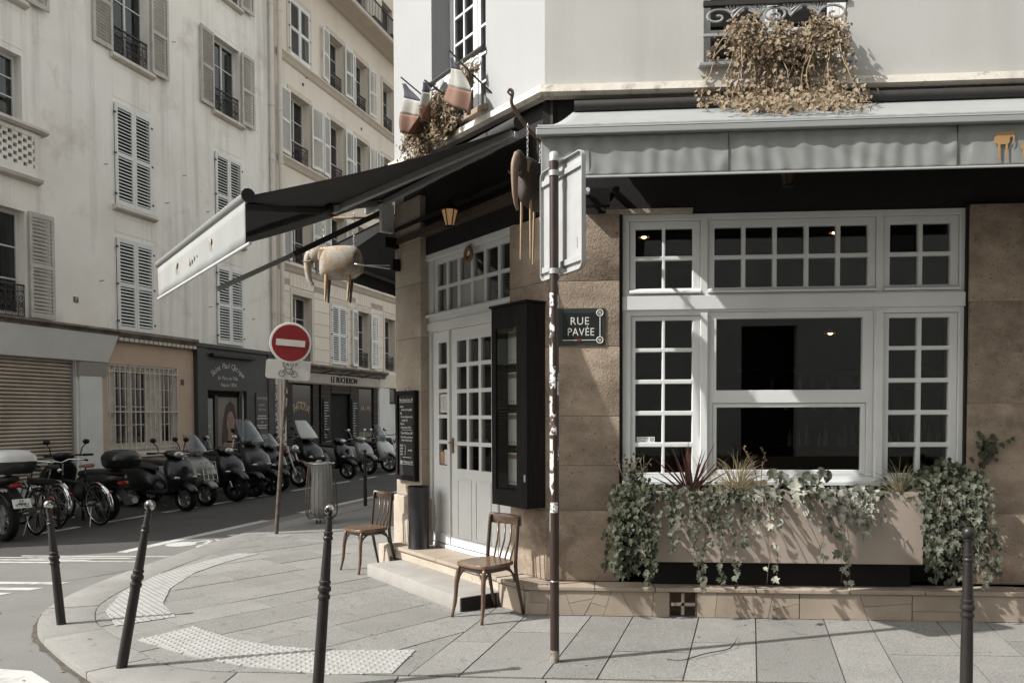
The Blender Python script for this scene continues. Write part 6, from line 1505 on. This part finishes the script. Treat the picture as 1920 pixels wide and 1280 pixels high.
def strand(st, lv, p0, length, s, spread=.04, shape=IVY, out=.05, step=None, wob=.05, nrm=(0,-1,0), along=None, grow=1.0):
    """a hanging shoot: stem tube into st and leaves into lv"""
    p = Vector(p0); P = [p.copy()]; n = max(4, int(length/.05)); d = Vector((rv(-.2,.2), -out/.05*.3, -.4))
    if along: d = Vector(along)
    for i in range(n):
        d += Vector((rv(-wob,wob)*3, rv(-wob,wob)*.8, -.25)); d.normalize(); p = p + d*(length/n)
        if p.y > -.205: p.y = -.205+rv(-.02,0)
        P.append(p.copy())
    st.tube(P, [.0035*(1-.6*i/n) for i in range(len(P))], 5)
    step = step or s*.42; L_ = 0
    for i in range(1, len(P)):
        k = int((P[i]-P[i-1]).length/step*1.0)+(1 if rnd.random() < .8 else 0)
        for _ in range(k):
            q = P[i-1].lerp(P[i], rnd.random())+Vector((rv(-spread,spread), rv(-.035,.0), rv(-.02,.02)))
            nn = Vector(nrm)+Vector((rv(-.7,.7), rv(-.35,.35), rv(-.2,.9)))
            add_leaf(lv, shape, s*rv(.6,1.25), q, nn, Vector((rv(-.7,.7), 0, -1)), fold=rv(.05,.3), curl=rv(-.1,.3))
def mk_plant(label, cat='plant', name='ivy', grp=None): return thing(name, label, cat, M=T(CORNER), group=grp or 'plants in the taupe planter')
def fin(par, st, lv, lm, sm=None):
    st.build('stems', sm or m_stem, par, kind='stuff', smooth=180); lv.build('leaves', lm, par, kind='stuff')
# dense ivy curtains at both ends
for lab, xs, n, lm, zb in (('dense dark ivy curtain hanging at the left end of the planter', (.60,.88), 11, m_ivy, (.25,.72)), ('thick pale-edged ivy hanging at the right end of the planter', (3.05,3.55), 22, m_ivy_v, (.28,.7))):
    pl_ = mk_plant(lab); st, lv = MB(), MB(); dk = MB()
    for k in range(n):
        x = xs[0]+(xs[1]-xs[0])*(k+rv(.1,.9))/n
        strand(st, lv, (x, -.20+rv(-.05,.04), 1.08+rv(-.05,.08)), 1.08-zb[0]-rv(0,zb[1]-zb[0])*(.9 if 2 < k < n-3 else .5), .055, spread=.04, step=.020)
    for k in range(90 if n > 20 else 45):      # mound on top
        x = rv(xs[0]-.05, xs[1]+.05); add_leaf(lv, IVY, .06*rv(.6,1.2), (x, rv(-.24,.0), 1.03+rv(0,.12)*(1.2 if n > 20 else .6)), (rv(-.5,.5),-.8,rv(.1,1)), (rv(-1,1),0,-1))
    fin(pl_, st, lv, lm)
    if True:
        lv3 = MB(); st3 = MB()
        for k in range(n//2): strand(st3, lv3, (rv(*xs), -.21, 1.05), rv(.3,.75), .05, spread=.05, step=.03)
        lv3.build('inner_leaves', m_ivy if n > 20 else m_ivy_v, pl_, kind='stuff'); st3.build('inner_stems', m_stem, pl_, kind='stuff')
    if n > 20:
        lv2 = MB()
        for k in range(330):
            x = rv(2.98, 3.62); add_leaf(lv2, IVY, .055*rv(.6,1.3), (x, rv(-.22,.02), 1.02+abs(rv(-.32,.32))*(1-abs(x-3.3)/.5)), (rv(-.6,.6),-.8,rv(-.2,1)), (rv(-1,1),0,-1))
        lv2.build('dark_leaves', m_ivy, pl_, kind='stuff')  # darker ivy leaves mixed into the pale-edged clump
# mixed trailing ivy, left of centre
pl_ = mk_plant('trailing pale-edged ivy spilling over the planter front, left of the grass tuft'); st, lv = MB(), MB()
for x, ln in ((.93,.35),(.98,.28),(1.05,.40),(1.10,.45),(1.14,.55),(1.19,.42),(1.24,.82),(1.30,.84),(1.38,.5),(1.46,.82),(1.50,.80),(1.56,.3),(1.63,.46)):
    strand(st, lv, (x, -.21, 1.05+rv(-.03,.03)), ln*.95, .05, spread=.024, step=.042)
for k in range(80): add_leaf(lv, IVY, .055*rv(.5,1.3), (rv(.85,1.7), rv(-.24,-.02), 1.01+rv(0,.08)), (rv(-.5,.5),-.8,rv(0,1.2)), (rv(-1,1),0,-1))
fin(pl_, st, lv, m_ivy_v)
# big-leaved variegated ivy in the middle: its large leaves are single parts
pl_ = mk_plant('variegated ivy with large pale leaves sprawling over the middle of the planter'); st, lv = MB(), MB(); bl = []
for x, ln, al in ((1.72,.35,None),(1.80,.45,None),(1.86,.78,(.1,-.6,-.3)),(1.9,.4,None),(1.97,.72,(.5,-.5,0)),(2.05,.35,(.4,-.6,.1)),(2.12,.3,None),(2.2,.6,(.5,-.4,0)),(2.26,.8,(.1,-.5,0)),(1.78,.82,(0,-.5,-.2))):
    p = Vector((x,-.2,1.07)); d = Vector(al or (rv(-.3,.3),-.5,-.2)); P = [p.copy()]; n = 9
    for i in range(n):
        d += Vector((rv(-.25,.25), rv(-.1,.1), -.22)); d.normalize(); p = p+d*(ln/n)
        if p.y > -.225: p.y = -.225
        P.append(p.copy())
        if rnd.random() < .62: bl.append((p.copy()+Vector((rv(-.03,.03),rv(-.03,.01),rv(-.01,.03))), rv(.045,.11)*(1.2 if i < 2 else .8)))
    st.tube(P, [.0042*(1-.6*i/n) for i in range(len(P))], 5)
for k in range(26): bl.append((Vector((rv(1.72,2.3), rv(-.24,-.02), 1.03+rv(0,.09))), rv(.05,.11)))
for x, z in ((1.90,1.19),(2.18,1.17),(2.28,1.20),(2.0,1.15)): bl.append((Vector((x,-.15,z)), .12)); bl.append((Vector((x+.06,-.13,z-.02)), .11))
for (q, s_) in bl:
    b = MB(); add_leaf(b, IVY if rnd.random() < .6 else OVAL, s_, q, (rv(-.6,.6),-.9,rv(-.1,.9)), (rv(-.8,.8),0,-1), fold=rv(.1,.4), curl=rv(-.2,.4))
    b.build('leaf', m_ivy_p if rnd.random() < .6 else m_ivy_v, pl_, smooth=180)
st.build('stems', m_stem, pl_, kind='stuff', smooth=180)
# star-leaved ivy right of centre
pl_ = mk_plant('pale star-leaved ivy clump hanging at the right of the middle'); st, lv = MB(), MB()
for k in range(10): strand(st, lv, (2.40+k*.03, -.21, 1.06), rv(.15,.42), .068, spread=.035, step=.036)
for x, ln in ((2.36,.82),(2.46,.75),(2.30,.6)): strand(st, lv, (x,-.21,1.06), ln, .055, spread=.03, step=.06)
for k in range(45): add_leaf(lv, IVY, .065*rv(.6,1.2), (rv(2.34,2.75), rv(-.24,-.02), 1.02+rv(0,.07)), (rv(-.5,.5),-.8,rv(0,1.2)), (rv(-1,1),0,-1))
fin(pl_, st, lv, m_ivy_p)
# tangled dark ivy along the whole rim
pl_ = mk_plant('tangle of small dark ivy leaves along the rim of the planter'); st, lv = MB(), MB()
for k in range(30):
    x = rv(.86,2.1) if k < 22 else rv(2.1,2.95); strand(st, lv, (x,-.2,1.06+rv(-.02,.03)), rv(.08,.34)*(1 if x < 1.75 else .5), .042, spread=.03, step=.022)
for k in range(330):
    x = rv(.84,2.98); add_leaf(lv, IVY, .044*rv(.5,1.3), (x, rv(-.245,.0), 1.0+abs(rnd.gauss(0,.045))), (rv(-.6,.6),-.8,rv(-.1,1.1)), (rv(-1,1),0,-1), fold=rv(0,.35), curl=rv(-.2,.4))
fin(pl_, st, lv, m_ivy)
# cordyline, grasses, twigs
def blades(par, c, n, L, w, lean, mat, droop, nm='blade'):
    for k in range(n):
        a = rv(0, 2*math.pi); e = rv(*lean); l = L*rv(.7,1.1); d = Vector((math.cos(a)*math.sin(e), .45*math.sin(a)*math.sin(e), math.cos(e))); p = Vector(c)+Vector((rv(-.03,.03),rv(-.02,.02),0)); rg = []
        sd = d.cross(Vector((0,1,0))); sd = sd.normalized() if sd.length > .1 else Vector((1,0,0)); m = 8
        for i in range(m+1):
            t = i/m; wd = w*(1-t)**.7*(.5+t*1.6 if t < .3 else 1)+.0008
            rg.append([p-sd*wd/2, p+Vector((0,.15*wd,0)), p+sd*wd/2]); d = (d+Vector((0,0,-droop*t))).normalized(); p = p+d*(l/m)
        MB().loft(rg, closed=False, cap=False).build(nm, mat, par, smooth=180)
cd = mk_plant('spiky dark red cordyline standing before the left sash', name='cordyline')
m_cord = pm('cordyline_leaf', (.085,.032,.024), .4, col2=(.05,.022,.018), scale=6, col3=(.14,.07,.05), scale3=8, lo3=.55, hi3=.7, trans=.15)
blades(cd, (1.22,-.1,1.0), 26, .46, .022, (.05,1.15), m_cord, .05); MB().tube([(1.22,-.1,.95),(1.22,-.1,1.06)], .02, 8).build('stem', m_stem, cd)
gs = mk_plant('tuft of dry straw-coloured grass arching over the planter edge', name='grass_tuft')
m_straw = pm('straw', (.38,.31,.19), .7, col2=(.24,.2,.12), scale=5, trans=.3); m_sedge = pm('sedge', (.14,.15,.085), .6, col2=(.26,.22,.13), scale=5, trans=.3)
blades(gs, (1.60,-.16,1.02), 130, .38, .007, (.1,1.35), m_straw, .42)
gs = mk_plant('green and straw sedge tuft left of the right-hand ivy', name='grass_tuft')
blades(gs, (2.92,-.14,1.02), 80, .32, .008, (.1,1.3), m_sedge, .36)
for lab, pts in (('bare reddish twig rising before the lower big pane, left one', [(1.78,-.12,1.03),(1.76,-.12,1.2),(1.70,-.12,1.33),(1.66,-.1,1.42)]), ('bare reddish twig rising before the lower big pane, forked one', [(1.80,-.12,1.03),(1.81,-.12,1.24),(1.84,-.11,1.33),(1.80,-.1,1.42)])):
    tg = mk_plant(lab, name='dry_stalk'); pp_ = catmull(pts, 4); MB().tube(pp_, .0035, 5).build('stalk', pm('red_twig', (.13,.06,.035), .7), tg); lv = MB()
    for q in pp_[4:]: add_leaf(lv, OVAL, .02, q+Vector((rv(-.015,.015),0,rv(-.01,.01))), (rv(-1,1),-1,rv(-.5,.5)), (rv(-1,1),0,1))
    lv.build('buds', m_dry, tg, kind='stuff')
sb = mk_plant('small shrubby plant with tiny leaves at the left window post', name='shrub'); st, lv = MB(), MB()
for k in range(14):
    p = Vector((.76+rv(-.05,.05),-.12,1.02)); q = p+Vector((rv(-.14,.16),rv(-.06,.03),rv(.12,.34))); st.tube([p, p.lerp(q,.5)+Vector((rv(-.03,.03),0,.03)), q], .0025, 4)
    for _ in range(16): add_leaf(lv, OVAL, .022*rv(.6,1.4), p.lerp(q, rv(.3,1))+Vector((rv(-.03,.03),rv(-.03,.03),rv(-.02,.03))), (rv(-1,1),-1,rv(-.5,1)), (rv(-1,1),0,1))
fin(sb, st, lv, m_ivy)
# ivy creeping up the right pier
cr_ = mk_plant('dark ivy sprig clinging to the right limestone pier', grp='ivy on walls'); st, lv = MB(), MB()
st.tube(catmull([(3.62,-.03,1.15),(3.60,-.02,1.3),(3.66,-.02,1.42),(3.72,-.02,1.5)], 4), .004, 5); st.tube(catmull([(3.66,-.02,1.42),(3.78,-.02,1.45),(3.92,-.02,1.53)], 4), .003, 5)
for k in range(75): a = rv(0,6.28); r_ = abs(rnd.gauss(0,.055)); add_leaf(lv, IVY, .06*rv(.6,1.2), (3.665+r_*math.cos(a)*1.0, rv(-.07,-.015), 1.40+r_*math.sin(a)*1.5), (rv(-.5,.5),-1,rv(-.2,.8)), (rv(-1,1),0,-1))
for x, z in ((3.83,1.46),(3.86,1.48),(3.62,1.2),(3.63,1.26)): add_leaf(lv, IVY, .045, (x,-.03,z), (rv(-.5,.5),-1,.3), (rv(-1,1),0,-1))
fin(cr_, st, lv, m_ivy)
# dry climbers on the upper windows
def dry(label, M, cols, top, bottoms, spreads, n, fall):
    p = thing('dry_climber', label, 'plant', M=M, group='withered climbers on the upper windows'); st, lv, l2_ = MB(), MB(), MB()
    for k in range(n):
        x = rv(*cols); z = top+rv(-.16,.02)+.10*noise.noise(Vector((x*4.3,1.7,top))); P = [Vector((x, -.05+rv(-.06,.05), z))]; d = Vector((rv(-.4,.4),-.25,-.2)); ln = z-bottoms(x)-rv(0,.25)
        m = 12
        for i in range(m):
            d += Vector((rv(-.45,.45), rv(-.2,.16), -.4)); d.normalize(); q = P[-1]+d*(ln/m)
            if q.y > -.03: q.y = -.03
            if fall: q = fall(q)
            P.append(q)
        st.tube(P, [.0055*(1-.5*i/m) for i in range(len(P))], 5)
        for i in range(1, len(P)):
            f = 1-(i/m); cnt = int(spreads(i/m)*rv(.5,1.5))
            for _ in range(cnt):
                q = P[i-1].lerp(P[i], rnd.random())+Vector((rv(-.06,.06), rv(-.08,.02), rv(-.05,.05)))
                if fall: q = fall(q)
                add_leaf(lv if rnd.random() < .5 else l2_, IVY if rnd.random() < .5 else OVAL, .036*rv(.6,1.35), q, (rv(-.8,.8),-.8,rv(-.4,1.1)), (rv(-1,1),rv(-.4,.4),-1), fold=rv(0,.5), curl=rv(-.3,.5))
    st.build('stems', m_stem_dry, p, kind='stuff', smooth=180); lv.build('leaves', m_dry, p, kind='stuff'); l2_.build('pale_leaves', m_dry2, p, kind='stuff'); return p
def on_awning(q):
    # keep above the awning cloth (z = 4.24-.478*(-y-.08))
    if q.y < -.08:
        za = 4.24-.478*(-q.y-.08)+.03
        if q.z < za: q.y -= rv(.02,.07); q.z = 4.24-.478*(-q.y-.08)+rv(.02,.07)
    elif q.z < 4.32: q.y -= .08
    return q
d1 = dry('withered brown climber hanging from the upper window onto the grey awning', T(CORNER), (1.48,2.44), 4.93, lambda x: 3.85, lambda t: 9 if t < .36 else (2.0 if t < .6 else 4.5), 64, on_awning)
lv, l2_ = MB(), MB()
for k in range(900):
    y = -rv(.08,.84); x = rv(1.45,2.42)+rv(-.06,.06)
    if noise.noise(Vector((x*5,y*5,2))) < -.12: continue
    if y < -.72 and rnd.random() < .6: continue
    z = 4.24-.478*(-y-.08)+.02+abs(rnd.gauss(0,.06))
    add_leaf(lv if rnd.random() < .5 else l2_, IVY if rnd.random() < .5 else OVAL, .042*rv(.6,1.35), (x,y,z), (rv(-.8,.8),-.8,rv(-.1,1.2)), (rv(-1,1),rv(-.4,.4),-1), fold=rv(0,.5), curl=rv(-.3,.5))
lv.build('fallen_leaves', m_dry, d1, kind='stuff'); l2_.build('pale_fallen_leaves', m_dry2, d1, kind='stuff')
dry('withered climber with flags in it on the white corner window', M_CW, (-2.25,-1.35), 4.98, lambda x: 4.32, lambda t: 10 if t < .7 else 7, 44, None)
dry('sparse withered climber tuft on the corner window railing', M_CW, (-1.28,-.95), 5.0, lambda x: 4.7, lambda t: 6 if t < .6 else 2, 9, None)
lit = MB()
for k in range(140):
    if rnd.random() < .5: q = at_len(KOs, rv(4,20)); off_ = rv(-.5,-.02); zz = ZR+.012
    else: q = Vector((rv(-4,3.5), rv(5.2,9),0)); off_ = 0; zz = .006
    t_ = rnd.random()*6.28; add_leaf(lit, OVAL, rv(.012,.032), (q.x+off_*.7, q.y+off_*.7, zz), (rv(-.2,.2),rv(-.2,.2),1), (math.cos(t_),math.sin(t_),0))
lit.build('leaf_litter', m_dry2, kind='stuff')
# ------------------------------------------------------------------ buildings behind the camera (seen only as reflections)
ob = thing('opposite_building', 'plain cream house across the street, seen mirrored in the shop window', 'building', loc=(0,-4.2,0), rz=math.pi)
# local x points left of the cafe (world -x), local y away from the street
hs_ = [(x, x+1.15, z, z+1.9) for x in (-10.3,-7.6,-1.6,1.4,4.4,7.4) for z in (5.2,8.3,10.9)]
holed(MB(), -12,10.5,0,13.5,0,.3,hs_+[(-4.96,-3.74,.0,3.65),(1.2,2.3,.0,2.7)]).build('front_wall', pm('opposite_render', (.70,.685,.65), .9, col2=(.62,.605,.57), scale=1), ob)
MB().box(-12,10.5,.9,1.0,0,13.5).build('inner_wall', m_void, ob); MB().box(-12,10.5,.0,6,13.5,13.9).build('roof', m_iron, ob); MB().box(-12,10.5,-.04,.0,0,.75).build('base_course', m_mortar, ob)
for h in hs_: MB().box(h[0],h[1],.2,.22,h[2],h[3]).build('window', m_dglass, ob)
MB().box(-4.96,-3.74,.45,.5,0,3.65).build('door', m_dark, ob); MB().box(1.2,2.3,.25,.3,0,2.7).build('door', m_dark, ob)
# ------------------------------------------------------------------ lettering becomes real meshes
dg = bpy.context.evaluated_depsgraph_get(); dg.update()
for o in [o for o in S.objects if o.type == 'FONT']:
    me = bpy.data.meshes.new_from_object(o.evaluated_get(dg)); mt = o.data.materials[0]
    n = bpy.data.objects.new(o.name.split('.')[0], me); COL.objects.link(n); n.parent = o.parent; n.matrix_local = o.matrix_local
    if not me.materials: me.materials.append(mt)
    bpy.data.objects.remove(o)
